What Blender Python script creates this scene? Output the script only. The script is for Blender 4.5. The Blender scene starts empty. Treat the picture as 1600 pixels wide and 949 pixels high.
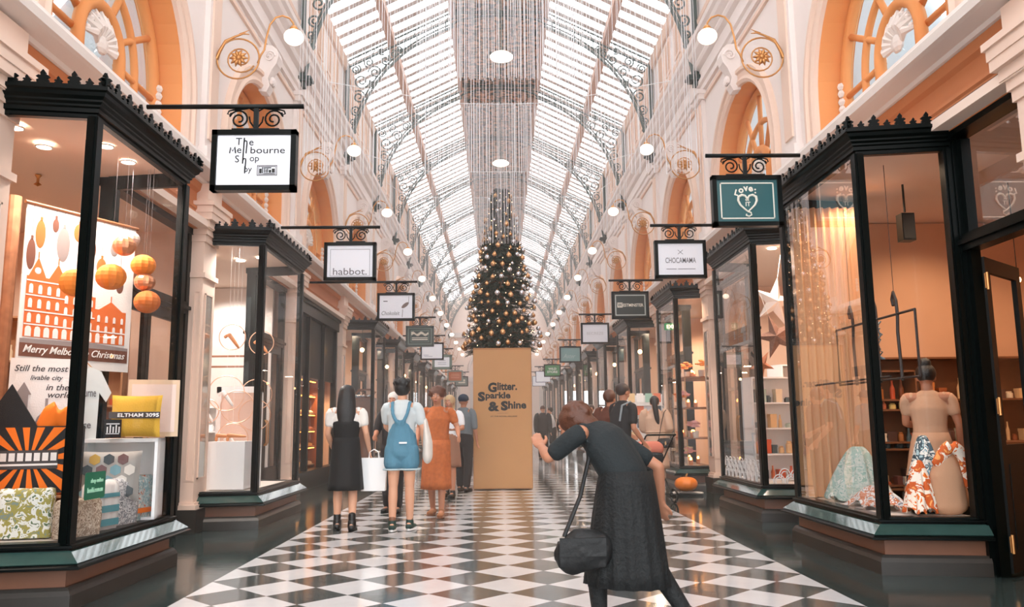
import bpy, bmesh, math, random
from math import pi, sin, cos, radians, hypot, atan2
from mathutils import Matrix, Vector, noise
random.seed(7)
S = bpy.context.scene
COL = S.collection
# ------------------------------------------------------------------ camera
cd = bpy.data.cameras.new('camera'); cam = bpy.data.objects.new('camera', cd); COL.objects.link(cam)
S.camera = cam
cd.sensor_fit = 'HORIZONTAL'; cd.sensor_width = 36.0; cd.lens = 1272.6 / 1600 * 36.0
cd.clip_start = 0.05; cd.clip_end = 400
_yaw, _pitch, _roll = -0.017, 0.147, -0.0100
def _cam_axes(yaw, pitch, roll):
    f = Vector((-sin(yaw)*cos(pitch), cos(yaw)*cos(pitch), sin(pitch)))
    r0 = Vector((cos(yaw), sin(yaw), 0)); u0 = r0.cross(f)
    return cos(roll)*r0 + sin(roll)*u0, -sin(roll)*r0 + cos(roll)*u0, f
_r, _u, _f = _cam_axes(_yaw, _pitch, _roll)
cam.matrix_world = Matrix(((_r.x, _u.x, -_f.x, -0.066), (_r.y, _u.y, -_f.y, 0.0), (_r.z, _u.z, -_f.z, 1.2), (0, 0, 0, 1)))
# ------------------------------------------------------------------ world, exposure, render quality
w = bpy.data.worlds.new('overcast_sky'); S.world = w; w.use_nodes = True
wn = w.node_tree.nodes; wl = w.node_tree.links
wn['Background'].inputs[0].default_value = (0.93, 0.97, 1.0, 1); wn['Background'].inputs[1].default_value = 5.0
S.view_settings.view_transform = 'Standard'; S.view_settings.look = 'None'
S.view_settings.gamma = 1.0; S.view_settings.use_curve_mapping = False
S.view_settings.exposure = 0.0
cy = S.cycles
cy.max_bounces = 8; cy.diffuse_bounces = 5; cy.glossy_bounces = 3; cy.transmission_bounces = 4; cy.transparent_max_bounces = 24
cy.sample_clamp_indirect = 6.0; cy.caustics_reflective = False; cy.caustics_refractive = False
cy.use_adaptive_sampling = True; cy.adaptive_threshold = 0.02
try: cy.use_denoising = True
except Exception: pass
# ------------------------------------------------------------------ shop lights: spots at the downlights, further lamps added to brighten rooms
def area(name, loc, size, power, col=(1,.8,.62), rot=(0,0,0), sy=None):
    l = bpy.data.lights.new(name, 'AREA'); l.energy = power; l.color = col; l.shape = 'RECTANGLE'; l.size = size; l.size_y = sy or size
    o = bpy.data.objects.new(name, l); COL.objects.link(o); o.location = loc; o.rotation_euler = rot; return o
def spot(name, loc, power, col=(1,.84,.72), r=.05, ang=150):
    l = bpy.data.lights.new(name, 'SPOT'); l.energy = power; l.color = col; l.shadow_soft_size = r; l.spot_size = radians(ang); l.spot_blend = .6
    o = bpy.data.objects.new(name, l); COL.objects.link(o); o.location = loc; return o
LK = 1.0
for _x, _y in ((-3.86,6.2),(-3.88,6.65),(-3.36,6.64),(-3.36,7.06),(-3.85,8.33),(-4.9,7.2),(-5.3,8.6)): spot('souvenir_shop_spot', (_x, _y, 3.53), 105*LK, (1,.85,.74))
for _x, _y in ((-4.1,11.2),(-3.75,11.5),(-3.4,11.3),(-3.35,10.5),(-4.9,11.9),(-4.6,13.3)): spot('shoe_shop_spot', (_x, _y, 3.53), 120*LK, (1,.92,.86))
for _x, _y in ((3.5,7.2),(3.6,8.1),(4.8,7.2),(4.9,8.6),(6.0,8.0)): spot('scarf_shop_spot', (_x, _y, 3.53), 62*LK, (1,.70,.46))
for _x, _y in ((3.7,10.9),(3.5,10.4),(4.6,11.4),(4.6,12.8),(3.6,11.6)): spot('star_shop_spot', (_x, _y, 3.53), 120*LK, (1,.80,.64))
for _x, _y in ((3.5,15.0),(3.6,15.9),(4.4,16.2),(4.6,17.6)): spot('candle_shop_spot', (_x, _y, 3.53), 170*LK, (1,.70,.46))
for _x, _y in ((-4.0,15.2),(-4.0,16.6),(-4.0,17.9)): spot('cabinet_fill_spot', (_x, _y, 2.12), 60*LK, (1,.62,.34))  # spots without fittings, added to make the pastry cabinet glow
for _s in (-1, 1):
    for _k in range(8):
        area('far_shop_light', (_s*4.0, 20.9+4.4*_k, 3.5), .45, 85*LK, (1,.72,.5), sy=.45)
# ------------------------------------------------------------------ mesh builder
class MB:
    def __init__(s): s.v = []; s.f = []; s.m = []; s.mi = 0
    def add(s, vs, fs):
        o = len(s.v); s.v += [tuple(v) for v in vs]; s.f += [tuple(i+o for i in f) for f in fs]; s.m += [s.mi]*len(fs); return s
    def box(s, x0, x1, y0, y1, z0, z1):
        return s.add([(x0,y0,z0),(x1,y0,z0),(x1,y1,z0),(x0,y1,z0),(x0,y0,z1),(x1,y0,z1),(x1,y1,z1),(x0,y1,z1)],
                     [(0,3,2,1),(4,5,6,7),(0,1,5,4),(1,2,6,5),(2,3,7,6),(3,0,4,7)])
    def cbox(s, c, d, M=None):
        o = len(s.v); s.box(-d[0]/2, d[0]/2, -d[1]/2, d[1]/2, -d[2]/2, d[2]/2)
        T = Matrix.Translation(Vector(c)) @ (M.to_4x4() if M else Matrix())
        for i in range(o, len(s.v)): s.v[i] = tuple(T @ Vector(s.v[i]))
        return s
    def quad(s, a, b, c, d): return s.add([a,b,c,d], [(0,1,2,3)])
    def tube(s, pts, r, n=8, closed=False, cap=True, ry=None):
        pts = [Vector(p) for p in pts]; N = len(pts)
        rs = r if isinstance(r, (list, tuple)) else [r]*N
        up = None; rings = []
        for i, p in enumerate(pts):
            a = pts[(i-1) % N] if (closed or i > 0) else p
            b = pts[(i+1) % N] if (closed or i < N-1) else p
            t = (b-a); t = t.normalized() if t.length > 1e-9 else Vector((0,0,1))
            if up is None:
                up = Vector((0,0,1)) if abs(t.z) < .9 else Vector((0,1,0))
            sx = t.cross(up)
            if sx.length < 1e-6: sx = t.orthogonal()
            sx.normalize(); up = sx.cross(t).normalized()
            q = rs[i] if ry is None else rs[i]*ry
            rings.append([p + sx*cos(2*pi*k/n)*rs[i] + up*sin(2*pi*k/n)*q for k in range(n)])
        vs = [v for R in rings for v in R]; fs = []
        for i in range(N if closed else N-1):
            j = (i+1) % N
            for k in range(n): fs.append((i*n+k, i*n+(k+1)%n, j*n+(k+1)%n, j*n+k))
        if not closed and cap: fs += [tuple(reversed(range(n))), tuple((N-1)*n+k for k in range(n))]
        return s.add(vs, fs)
    def lathe(s, prof, n=16, c=(0,0,0), M=None, ex=1, ey=1):
        vs = []; fs = []
        for r, z in prof:
            for k in range(n):
                a = 2*pi*k/n; v = Vector((r*cos(a)*ex, r*sin(a)*ey, z))
                if M: v = M @ v
                vs.append(v + Vector(c))
        for i in range(len(prof)-1):
            for k in range(n): fs.append((i*n+k, i*n+(k+1)%n, (i+1)*n+(k+1)%n, (i+1)*n+k))
        fs += [tuple(reversed(range(n))), tuple((len(prof)-1)*n+k for k in range(n))]
        return s.add(vs, fs)
    def ball(s, c, r, n=12, m=8, M=None):
        r = r if isinstance(r, (tuple, list)) else (r, r, r)
        vs = []; fs = []
        for i in range(m+1):
            t = pi*i/m; rr = max(sin(t), 1e-3)
            for k in range(n):
                v = Vector((rr*cos(2*pi*k/n)*r[0], rr*sin(2*pi*k/n)*r[1], -cos(t)*r[2]))
                if M: v = M @ v
                vs.append(v + Vector(c))
        for i in range(m):
            for k in range(n): fs.append((i*n+k, i*n+(k+1)%n, (i+1)*n+(k+1)%n, (i+1)*n+k))
        fs += [tuple(reversed(range(n))), tuple(m*n+k for k in range(n))]
        return s.add(vs, fs)
    def poly(s, pts, thick, M=None):   # polygon in local XZ, extruded along Y by thick
        n = len(pts); vs = [Vector((x, 0, z)) for x, z in pts] + [Vector((x, thick, z)) for x, z in pts]
        if M: vs = [M @ v for v in vs]
        fs = [tuple(range(n)), tuple(reversed(range(n, 2*n)))]
        fs += [(k, n+k, n+(k+1) % n, (k+1) % n) for k in range(n)]
        return s.add(vs, fs)
    def sweep(s, line, prof, left=1, cap=True):
        # line: plan points (x, y); prof: closed (offset outward, z) outline; mitred corners
        L = [Vector(p) for p in line]; N = len(L); rings = []
        for i, p in enumerate(L):
            ns = []
            if i > 0: d = (L[i]-L[i-1]).normalized(); ns.append(Vector((-d.y, d.x))*left)
            if i < N-1: d = (L[i+1]-L[i]).normalized(); ns.append(Vector((-d.y, d.x))*left)
            if len(ns) == 2:
                b = (ns[0]+ns[1]); b = b / max(b.length_squared, 1e-6) * 2
            else: b = ns[0]
            rings.append([(p.x+b.x*o, p.y+b.y*o, z) for o, z in prof])
        m = len(prof); vs = [v for R in rings for v in R]; fs = []
        for i in range(N-1):
            for k in range(m): fs.append((i*m+k, i*m+(k+1)%m, (i+1)*m+(k+1)%m, (i+1)*m+k))
        if cap: fs += [tuple(reversed(range(m))), tuple((N-1)*m+k for k in range(m))]
        return s.add(vs, fs)
    def build(s, name, mat, parent=None, smooth=False, M=None, recalc=True):
        me = bpy.data.meshes.new(name)
        vs = [M @ Vector(v) for v in s.v] if M else s.v
        me.from_pydata([tuple(v) for v in vs], [], s.f)
        mats = mat if isinstance(mat, (list, tuple)) else [mat]
        for x in mats: me.materials.append(x)
        me.polygons.foreach_set('material_index', s.m)
        if recalc:
            b = bmesh.new(); b.from_mesh(me); bmesh.ops.recalc_face_normals(b, faces=b.faces); b.to_mesh(me); b.free()
        if smooth:
            me.polygons.foreach_set('use_smooth', [True]*len(me.polygons))
        o = bpy.data.objects.new(name, me); COL.objects.link(o)
        if parent: o.parent = parent
        return o
def tag(o, label=None, cat=None, group=None, kind=None):
    if label: o['label'] = label
    if cat: o['category'] = cat
    if group: o['group'] = group
    if kind: o['kind'] = kind
    return o
def thing(name, label, cat, loc=(0,0,0), rz=0, group=None):
    o = bpy.data.objects.new(name, None); o.empty_display_size = .1; COL.objects.link(o)
    o.location = loc; o.rotation_euler = (0, 0, rz); return tag(o, label, cat, group)
KIDS = {}
def kids(o):
    return [c for c in COL.objects if c.parent == o]
def dup(root, loc, rz=0, label=None, group=None, tree=None):
    tree = tree or [(c, kids(c)) for c in kids(root)]
    r = root.copy(); COL.objects.link(r); r.location = loc; r.rotation_euler = (0, 0, rz)
    if label: r['label'] = label
    if group: r['group'] = group
    for ch, gs in tree:
        c = ch.copy(); COL.objects.link(c); c.parent = r
        for g in gs:
            e = g.copy(); COL.objects.link(e); e.parent = c
    return r
def struct(o): o['kind'] = 'structure'; return o
def lin(c):
    return tuple(((x/255)/12.92 if x/255 <= .04045 else ((x/255+.055)/1.055)**2.4) for x in c)
MATS = {}
def mat(name, rgb, rough=.6, metal=0, emit=0, bump=None, vary=0, vscale=4, spec=None, ecol=None, coat=0):
    if name in MATS: return MATS[name]
    m = bpy.data.materials.new(name); m.use_nodes = True; nt = m.node_tree; b = nt.nodes['Principled BSDF']
    c = lin(rgb) + (1,)
    b.inputs['Base Color'].default_value = c; b.inputs['Roughness'].default_value = rough; b.inputs['Metallic'].default_value = metal
    if spec is not None: b.inputs['Specular IOR Level'].default_value = spec
    if coat: b.inputs['Coat Weight'].default_value = coat
    if emit:
        b.inputs['Emission Color'].default_value = lin(ecol or rgb)+(1,); b.inputs['Emission Strength'].default_value = emit
    if vary or bump:
        tc = nt.nodes.new('ShaderNodeTexCoord')
    if vary:
        n = nt.nodes.new('ShaderNodeTexNoise'); n.inputs['Scale'].default_value = vscale; n.inputs['Detail'].default_value = 5
        nt.links.new(tc.outputs['Object'], n.inputs['Vector'])
        mx = nt.nodes.new('ShaderNodeMix'); mx.data_type = 'RGBA'
        mx.inputs[6].default_value = tuple(x*(1-vary) for x in c[:3])+(1,); mx.inputs[7].default_value = tuple(min(1, x*(1+vary)) for x in c[:3])+(1,)
        nt.links.new(n.outputs['Fac'], mx.inputs[0]); nt.links.new(mx.outputs[2], b.inputs['Base Color'])
    if bump:
        n = nt.nodes.new('ShaderNodeTexNoise'); n.inputs['Scale'].default_value = bump[0]; n.inputs['Detail'].default_value = 4
        nt.links.new(tc.outputs['Object'], n.inputs['Vector'])
        bp = nt.nodes.new('ShaderNodeBump'); bp.inputs['Strength'].default_value = bump[1]; bp.inputs['Distance'].default_value = .02
        nt.links.new(n.outputs['Fac'], bp.inputs['Height']); nt.links.new(bp.outputs['Normal'], b.inputs['Normal'])
    MATS[name] = m; return m
def glass_mat(name, tint=(255,255,255), boost=.04, rough=0.0, ior=1.45):
    m = bpy.data.materials.new(name); m.use_nodes = True; nt = m.node_tree; nt.nodes.clear()
    o = nt.nodes.new('ShaderNodeOutputMaterial'); t = nt.nodes.new('ShaderNodeBsdfTransparent'); g = nt.nodes.new('ShaderNodeBsdfGlossy')
    t.inputs[0].default_value = lin(tint)+(1,); g.inputs['Roughness'].default_value = rough
    fr = nt.nodes.new('ShaderNodeFresnel'); fr.inputs[0].default_value = ior
    ad = nt.nodes.new('ShaderNodeMath'); ad.operation = 'MULTIPLY_ADD'; ad.use_clamp = True; ad.inputs[1].default_value = .42; ad.inputs[2].default_value = boost
    mx = nt.nodes.new('ShaderNodeMixShader'); nt.links.new(fr.outputs[0], ad.inputs[0]); nt.links.new(ad.outputs[0], mx.inputs[0])
    nt.links.new(t.outputs[0], mx.inputs[1]); nt.links.new(g.outputs[0], mx.inputs[2]); nt.links.new(mx.outputs[0], o.inputs[0])
    MATS[name] = m; return m
GLASS = glass_mat('shop_glass', boost=.0, ior=1.38)
ARCHG = glass_mat('arch_glass', tint=(225,232,236), boost=.06, rough=.02)
ROOFG = glass_mat('roof_glass', boost=.0, ior=1.08)
CREAM = mat('cream_plaster', (234,223,218), .75, bump=(30,.06), vary=.03)
PEACH = mat('peach_shade_tone', (192,120,76), .7, bump=(30,.05), vary=.03)  # the fascia's shade under the cornice is put into this colour
PEACHL = mat('light_peach_paint', (230,202,184), .7, bump=(30,.05))
TRIM = mat('off_white_moulding', (226,216,209), .6, bump=(40,.05))
ORANGE = mat('orange_light_shade_tone', (226,150,88), .7, bump=(30,.05))  # orange light and shade on reveals and frames, put into the colour
GREEN = mat('black_green_joinery', (3,8,7), .32, spec=.15)
IRON = mat('dark_green_iron', (48,66,64), .5)
IRONG = mat('grey_green_iron', (92,104,102), .5)
BLACK = mat('black_iron', (8,14,14), .45, spec=.25)
STONE = mat('dark_plinth_stone', (52,48,44), .35, vary=.25, vscale=9)
BRONZE = mat('brown_riser_tile', (128,84,62), .4, vary=.12, vscale=6)
SILL = mat('verdigris_glazed_sill', (44,70,66), .08, vary=.25, vscale=7, coat=.5)
BRASS = mat('aged_brass', (196,140,84), .35, metal=.7)
GOLD = mat('gold_bauble', (224,172,122), .22, metal=.7)
SILVER = mat('silver_bauble', (214,216,222), .12, metal=.8)
WHITE = mat('white_paint', (238,238,238), .5)
LAMPG = mat('opal_globe', (255,246,236), .3, emit=3.2, ecol=(255,232,205))
DL = mat('downlight_glow', (255,255,255), .3, emit=14, ecol=(255,236,214))
BULB = mat('warm_bulb_glow', (255,220,170), .3, emit=25, ecol=(255,190,120))
TEXTB = mat('black_lettering', (22,24,24), .6)
WOOD = mat('brown_wood', (120,74,44), .5, vary=.2, vscale=12)
def text_mb(s, size=1, bold=0, width=None, height=None, depth=.002, align='CENTER', shear=0, res=3, space=1.0):
    c = bpy.data.curves.new('t', 'FONT'); c.body = s; c.size = size; c.offset = bold; c.extrude = depth; c.align_x = align; c.shear = shear; c.resolution_u = res
    c.space_character = space
    o = bpy.data.objects.new('t', c); COL.objects.link(o)
    dg = bpy.context.evaluated_depsgraph_get(); me = bpy.data.meshes.new_from_object(o.evaluated_get(dg))
    m = MB(); vs = [v.co.copy() for v in me.vertices]
    if vs:
        x0 = min(v.x for v in vs); x1 = max(v.x for v in vs); y0 = min(v.y for v in vs); y1 = max(v.y for v in vs)
        sx = (width/(x1-x0)) if width else 1; sy = (height/(y1-y0)) if height else (sx if width else 1)
        if height and not width: sx = sy
        ox = (x0+x1)/2 if align == 'CENTER' else x0
        vs = [((v.x-ox)*sx, -v.z, (v.y-(y0+y1)/2)*sy) for v in vs]
        m.add(vs, [tuple(p.vertices) for p in me.polygons])
    bpy.data.objects.remove(o); bpy.data.curves.remove(c); bpy.data.meshes.remove(me)
    return m
def put(m, M):     # transform a builder
    m.v = [tuple(M @ Vector(v)) for v in m.v]; return m
def join(a, b, mi=None):
    o = len(a.v); a.v += b.v; a.f += [tuple(i+o for i in f) for f in b.f]; a.m += (b.m if mi is None else [mi]*len(b.f)); return a
def T(x=0, y=0, z=0): return Matrix.Translation((x, y, z))
def RZ(a): return Matrix.Rotation(a, 4, 'Z')
def RX(a): return Matrix.Rotation(a, 4, 'X')
def RY(a): return Matrix.Rotation(a, 4, 'Y')
def spiral(c, r0, r1, a0, a1, n=24):
    return [(c[0]+(r0+(r1-r0)*i/n)*cos(a0+(a1-a0)*i/n), c[1], c[2]+(r0+(r1-r0)*i/n)*sin(a0+(a1-a0)*i/n)) for i in range(n+1)]
PIT = 4.40        # structural bay
PY = [9.9 + PIT*k for k in range(-3, 12)]   # pier centres along the hall
END = 58.6
WX = 3.74         # wall plane
# ================================================================== STRUCTURE
# floor ----------------------------------------------------------
def floor_material():
    m = bpy.data.materials.new('checker_marble'); m.use_nodes = True; nt = m.node_tree; N = nt.nodes; L = nt.links; b = N['Principled BSDF']
    geo = N.new('ShaderNodeTexCoord'); sp = N.new('ShaderNodeSeparateXYZ'); L.new(geo.outputs['Object'], sp.inputs[0])
    def ma(op, a, b_=None, c=None, clamp=False):
        n = N.new('ShaderNodeMath'); n.operation = op; n.use_clamp = clamp
        for i, x in enumerate((a, b_, c)):
            if x is None: continue
            if isinstance(x, (int, float)): n.inputs[i].default_value = x
            else: L.new(x, n.inputs[i])
        return n.outputs[0]
    d = 0.2899
    yy = ma('SUBTRACT', sp.outputs[1], 6.0879)
    A = ma('DIVIDE', ma('ADD', sp.outputs[0], yy), 2*d); B = ma('DIVIDE', ma('SUBTRACT', sp.outputs[0], yy), 2*d)
    par = ma('FLOORED_MODULO', ma('ADD', ma('FLOOR', A), ma('FLOOR', B)), 2.0)
    def groove(x):
        fr = ma('FRACT', x); return ma('LESS_THAN', ma('MINIMUM', fr, ma('SUBTRACT', 1.0, fr)), .006)
    gr = ma('MAXIMUM', groove(A), groove(B))
    inside = ma('LESS_THAN', ma('ABSOLUTE', sp.outputs[0]), 8*d)
    nz = N.new('ShaderNodeTexNoise'); nz.inputs['Scale'].default_value = 3.5; nz.inputs['Detail'].default_value = 8; nz.inputs['Roughness'].default_value = .7
    L.new(geo.outputs['Object'], nz.inputs['Vector'])
    n2 = N.new('ShaderNodeTexNoise'); n2.inputs['Scale'].default_value = 60; n2.inputs['Detail'].default_value = 3; L.new(geo.outputs['Object'], n2.inputs['Vector'])
    def ramp(c0, c1, fac):
        x = N.new('ShaderNodeMix'); x.data_type = 'RGBA'; x.inputs[6].default_value = lin(c0)+(1,); x.inputs[7].default_value = lin(c1)+(1,); L.new(fac, x.inputs[0]); return x.outputs[2]
    def mixc(fac, a, b_):
        x = N.new('ShaderNodeMix'); x.data_type = 'RGBA'; L.new(fac, x.inputs[0])
        for i, v in ((6, a), (7, b_)):
            if isinstance(v, tuple): x.inputs[i].default_value = lin(v)+(1,)
            else: L.new(v, x.inputs[i])
        return x.outputs[2]
    sp2 = ma('MULTIPLY', n2.outputs[0], nz.outputs[0])
    white = ramp((196,196,198), (216,216,218), nz.outputs[0]); dark = ramp((62,68,68), (112,116,114), sp2)
    tile = mixc(par, dark, white); tile = mixc(gr, tile, (110,105,100))
    border = ramp((30,42,42), (88,98,96), sp2)
    L.new(mixc(inside, border, tile), b.inputs['Base Color'])
    n3 = N.new('ShaderNodeTexNoise'); n3.inputs['Scale'].default_value = 1.2; L.new(geo.outputs['Object'], n3.inputs['Vector'])
    L.new(ma('MULTIPLY_ADD', n3.outputs[0], .10, .06), b.inputs['Roughness'])
    b.inputs['Specular IOR Level'].default_value = .62
    n4 = N.new('ShaderNodeTexNoise'); n4.inputs['Scale'].default_value = 5; L.new(geo.outputs['Object'], n4.inputs['Vector'])
    bp = N.new('ShaderNodeBump'); bp.inputs['Strength'].default_value = .05; bp.inputs['Distance'].default_value = .02; L.new(n4.outputs[0], bp.inputs['Height']); L.new(bp.outputs[0], b.inputs['Normal'])
    return m
struct(MB().box(-7, 7, -8, END+.2, -.12, 0).build('floor', floor_material()))
# side walls above the shops -------------------------------------
ARC_R, ARC_SP, ARC_SILL = 1.42, 4.95, 4.42
def wall_mesh(s):
    m = MB(); x = s*WX; xo = s*4.16
    ZT = 9.85; n = 20
    ys = PY + [PY[-1]+PIT]
    for y0, y1 in zip(ys[:-1], ys[1:]):
        c = (y0+y1)/2; r = ARC_R
        pts = [(c-r, ARC_SILL)] + [(c-r*cos(pi*i/n), ARC_SP+r*sin(pi*i/n)) for i in range(n+1)] + [(c+r, ARC_SILL)]
        m.mi = 0
        m.quad((x,y0,ARC_SILL),(x,c-r,ARC_SILL),(x,c-r,ARC_SP),(x,y0,ARC_SP)); m.quad((x,c+r,ARC_SILL),(x,y1,ARC_SILL),(x,y1,ARC_SP),(x,c+r,ARC_SP))
        up = [(y0 + (y1-y0)*((p[0]-(c-r))/(2*r)), 7.3) for p in pts[1:-1]]
        m.quad((x,y0,ARC_SP),(x,c-r,ARC_SP),(x,up[0][0],7.3),(x,up[0][0],7.3)) if False else None
        q = pts[1:-1]
        for i in range(n):
            m.quad((x,q[i][0],q[i][1]),(x,q[i+1][0],q[i+1][1]),(x,up[i+1][0],7.3),(x,up[i][0],7.3))
        m.add([(x,y0,ARC_SP),(x,c-r,ARC_SP),(x,y0,7.3)], [(0,1,2)]); m.add([(x,y1,ARC_SP),(x,y1,7.3),(x,c+r,ARC_SP)], [(0,1,2)])
        m.quad((x,y0,7.3),(x,y1,7.3),(x,y1,ZT),(x,y0,ZT))
        m.quad((x,y0,3.57),(x,y1,3.57),(x,y1,ARC_SILL),(x,y0,ARC_SILL))
        m.mi = 1     # reveals, orange light in their colour
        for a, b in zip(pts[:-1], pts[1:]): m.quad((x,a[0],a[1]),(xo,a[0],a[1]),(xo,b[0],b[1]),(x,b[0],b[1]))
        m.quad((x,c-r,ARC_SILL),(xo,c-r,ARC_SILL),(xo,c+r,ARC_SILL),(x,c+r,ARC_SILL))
    m.mi = 0
    m.quad((s*4.6, PY[0], 3.4), (s*4.6, PY[0], ZT), (x, PY[0], ZT), (x, PY[0], 3.4))
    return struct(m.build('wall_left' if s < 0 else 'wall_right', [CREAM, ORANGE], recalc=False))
for s in (-1, 1): wall_mesh(s)
# long cornice above the shopfronts, fascia, eaves and entablature
for s in (-1, 1):
    nm = 'left' if s < 0 else 'right'
    line = [(s*WX, -3.0), (s*WX, END)]; lf = 1 if s < 0 else 1
    lft = -1 if s < 0 else 1
    m = MB().sweep(line, [(0,4.12),(.10,4.14),(.12,4.17),(.26,4.19),(.30,4.20),(.31,4.27),(.27,4.29),(.25,4.33),(.21,4.36),(.20,4.40),(.13,4.44),(0,4.46)], left=lft)
    struct(m.build('trim_cornice_'+nm, TRIM))
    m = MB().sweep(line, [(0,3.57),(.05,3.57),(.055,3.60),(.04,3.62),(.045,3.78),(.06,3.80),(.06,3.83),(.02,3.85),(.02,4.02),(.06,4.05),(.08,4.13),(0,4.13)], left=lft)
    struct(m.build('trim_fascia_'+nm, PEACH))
    m = MB().sweep(line, [(0,7.2),(.05,7.2),(.05,7.3),(.09,7.33),(.09,7.42),(.05,7.45),(.05,7.62),(.12,7.66),(.14,7.72),(.14,7.76),(.22,7.84),(.24,7.92),(.29,7.96),(.30,8.04),(.1,8.1),(0,8.12)], left=lft)
    struct(m.build('trim_entablature_'+nm, CREAM))
    m = MB().sweep(line, [(0,7.02),(.035,7.03),(.035,7.09),(0,7.10)], left=lft).sweep(line, [(0,8.55),(.05,8.56),(.06,8.64),(0,8.66)], left=lft)
    m.sweep(line, [(0,9.66),(.06,9.68),(.10,9.8),(.12,9.86),(0,9.9)], left=lft)
    struct(m.build('trim_band_'+nm, PEACHL))
# attic panels under the eaves
for s in (-1, 1):
    m = MB(); x = s*WX
    for y in PY[2:]:
        for dy in (1.0, 1.75, 2.65, 3.4):
            c = y+dy
            m.mi = 0; m.box(min(x, x-s*.03), max(x, x-s*.03), c-.24, c+.24, 8.78, 9.56)
            m.mi = 1; m.box(min(x-s*.03, x-s*.036), max(x-s*.03, x-s*.036), c-.17, c+.17, 8.86, 9.48)
    struct(m.build('trim_attic_panels_'+('left' if s < 0 else 'right'), [PEACHL, mat('tan_panel_paint', (206,170,146), .7)]))
# piers between the arches, with arch casings and keystones
def pier(s, y):
    m = MB(); x = s*WX
    def bx(d, h, z0, z1): m.box(min(x, x-s*d), max(x, x-s*d), y-h, y+h, z0, z1)
    m.mi = 0; bx(.07, .20, 4.4, 7.2); bx(.12, .24, 4.4, 4.62)
    m.mi = 1; bx(.095, .13, 4.75, 6.95)
    m.mi = 0; bx(.13, .25, 7.02, 7.12); bx(.17, .27, 7.12, 7.2)
    return m
for s in (-1, 1):
    n = 28
    for i, y in enumerate(PY):
        m = pier(s, y); c = y+PIT/2; x = s*WX
        struct(m.build('trim_pier', [CREAM, PEACHL]))
        k = MB()
        # casing: swept moulding round the arch
        prof = [(1.42,0),(1.42,.05),(1.47,.075),(1.52,.05),(1.60,.05),(1.62,.085),(1.67,.085),(1.68,0)]
        rings = []
        angs = [None]+[pi*j/n for j in range(n+1)]+['e']
        for a in angs:
            ring = []
            for r, h in prof:
                if a is None: p = (x-s*h, c-r, ARC_SILL)
                elif a == 'e': p = (x-s*h, c+r, ARC_SILL)
                else: p = (x-s*h, c-r*cos(a), ARC_SP+r*sin(a))
                ring.append(p)
            rings.append(ring)
        q = len(prof); vs = [v for R in rings for v in R]; fs = []
        for j in range(len(rings)-1):
            for t in range(q-1): fs.append((j*q+t, j*q+t+1, (j+1)*q+t+1, (j+1)*q+t))
        k.add(vs, fs)
        struct(k.build('trim_arch_casing', PEACHL, recalc=False))
        # keystone console with scroll and leaf
        z0 = ARC_SP+ARC_R-.04
        kk = MB(); outline = [(.0,z0),(.12,z0-.02),(.17,z0+.08),(.14,z0+.2),(.20,z0+.34),(.27,z0+.44),(.30,z0+.56),(.27,z0+.66),(.2,z0+.72),(0,z0+.74)]
        nn = len(outline); w1 = .13
        vs = [(x-s*o, c-w1*(.75+.25*(z-z0)/.7), z) for o, z in outline]+[(x-s*o, c+w1*(.75+.25*(z-z0)/.7), z) for o, z in outline]
        kk.add(vs, [tuple(range(nn)), tuple(reversed(range(nn, 2*nn)))]+[(a, nn+a, nn+(a+1) % nn, (a+1) % nn) for a in range(nn)])
        for sg in (-1, 1):
            kk.tube([(x-s*(.16+.09*cos(t)*(1-t/14)), c+sg*.13, z0+.55+.09*sin(t)*(1-t/14)) for t in [j*.6 for j in range(18)]], .018, 5)
        for j in range(5): kk.ball((x-s*(.19), c+(-.07+.035*j), z0+.16+.03*(j % 2)), (.04,.03,.06), 6, 4)
        struct(kk.build('trim_keystone', CREAM))
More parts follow.
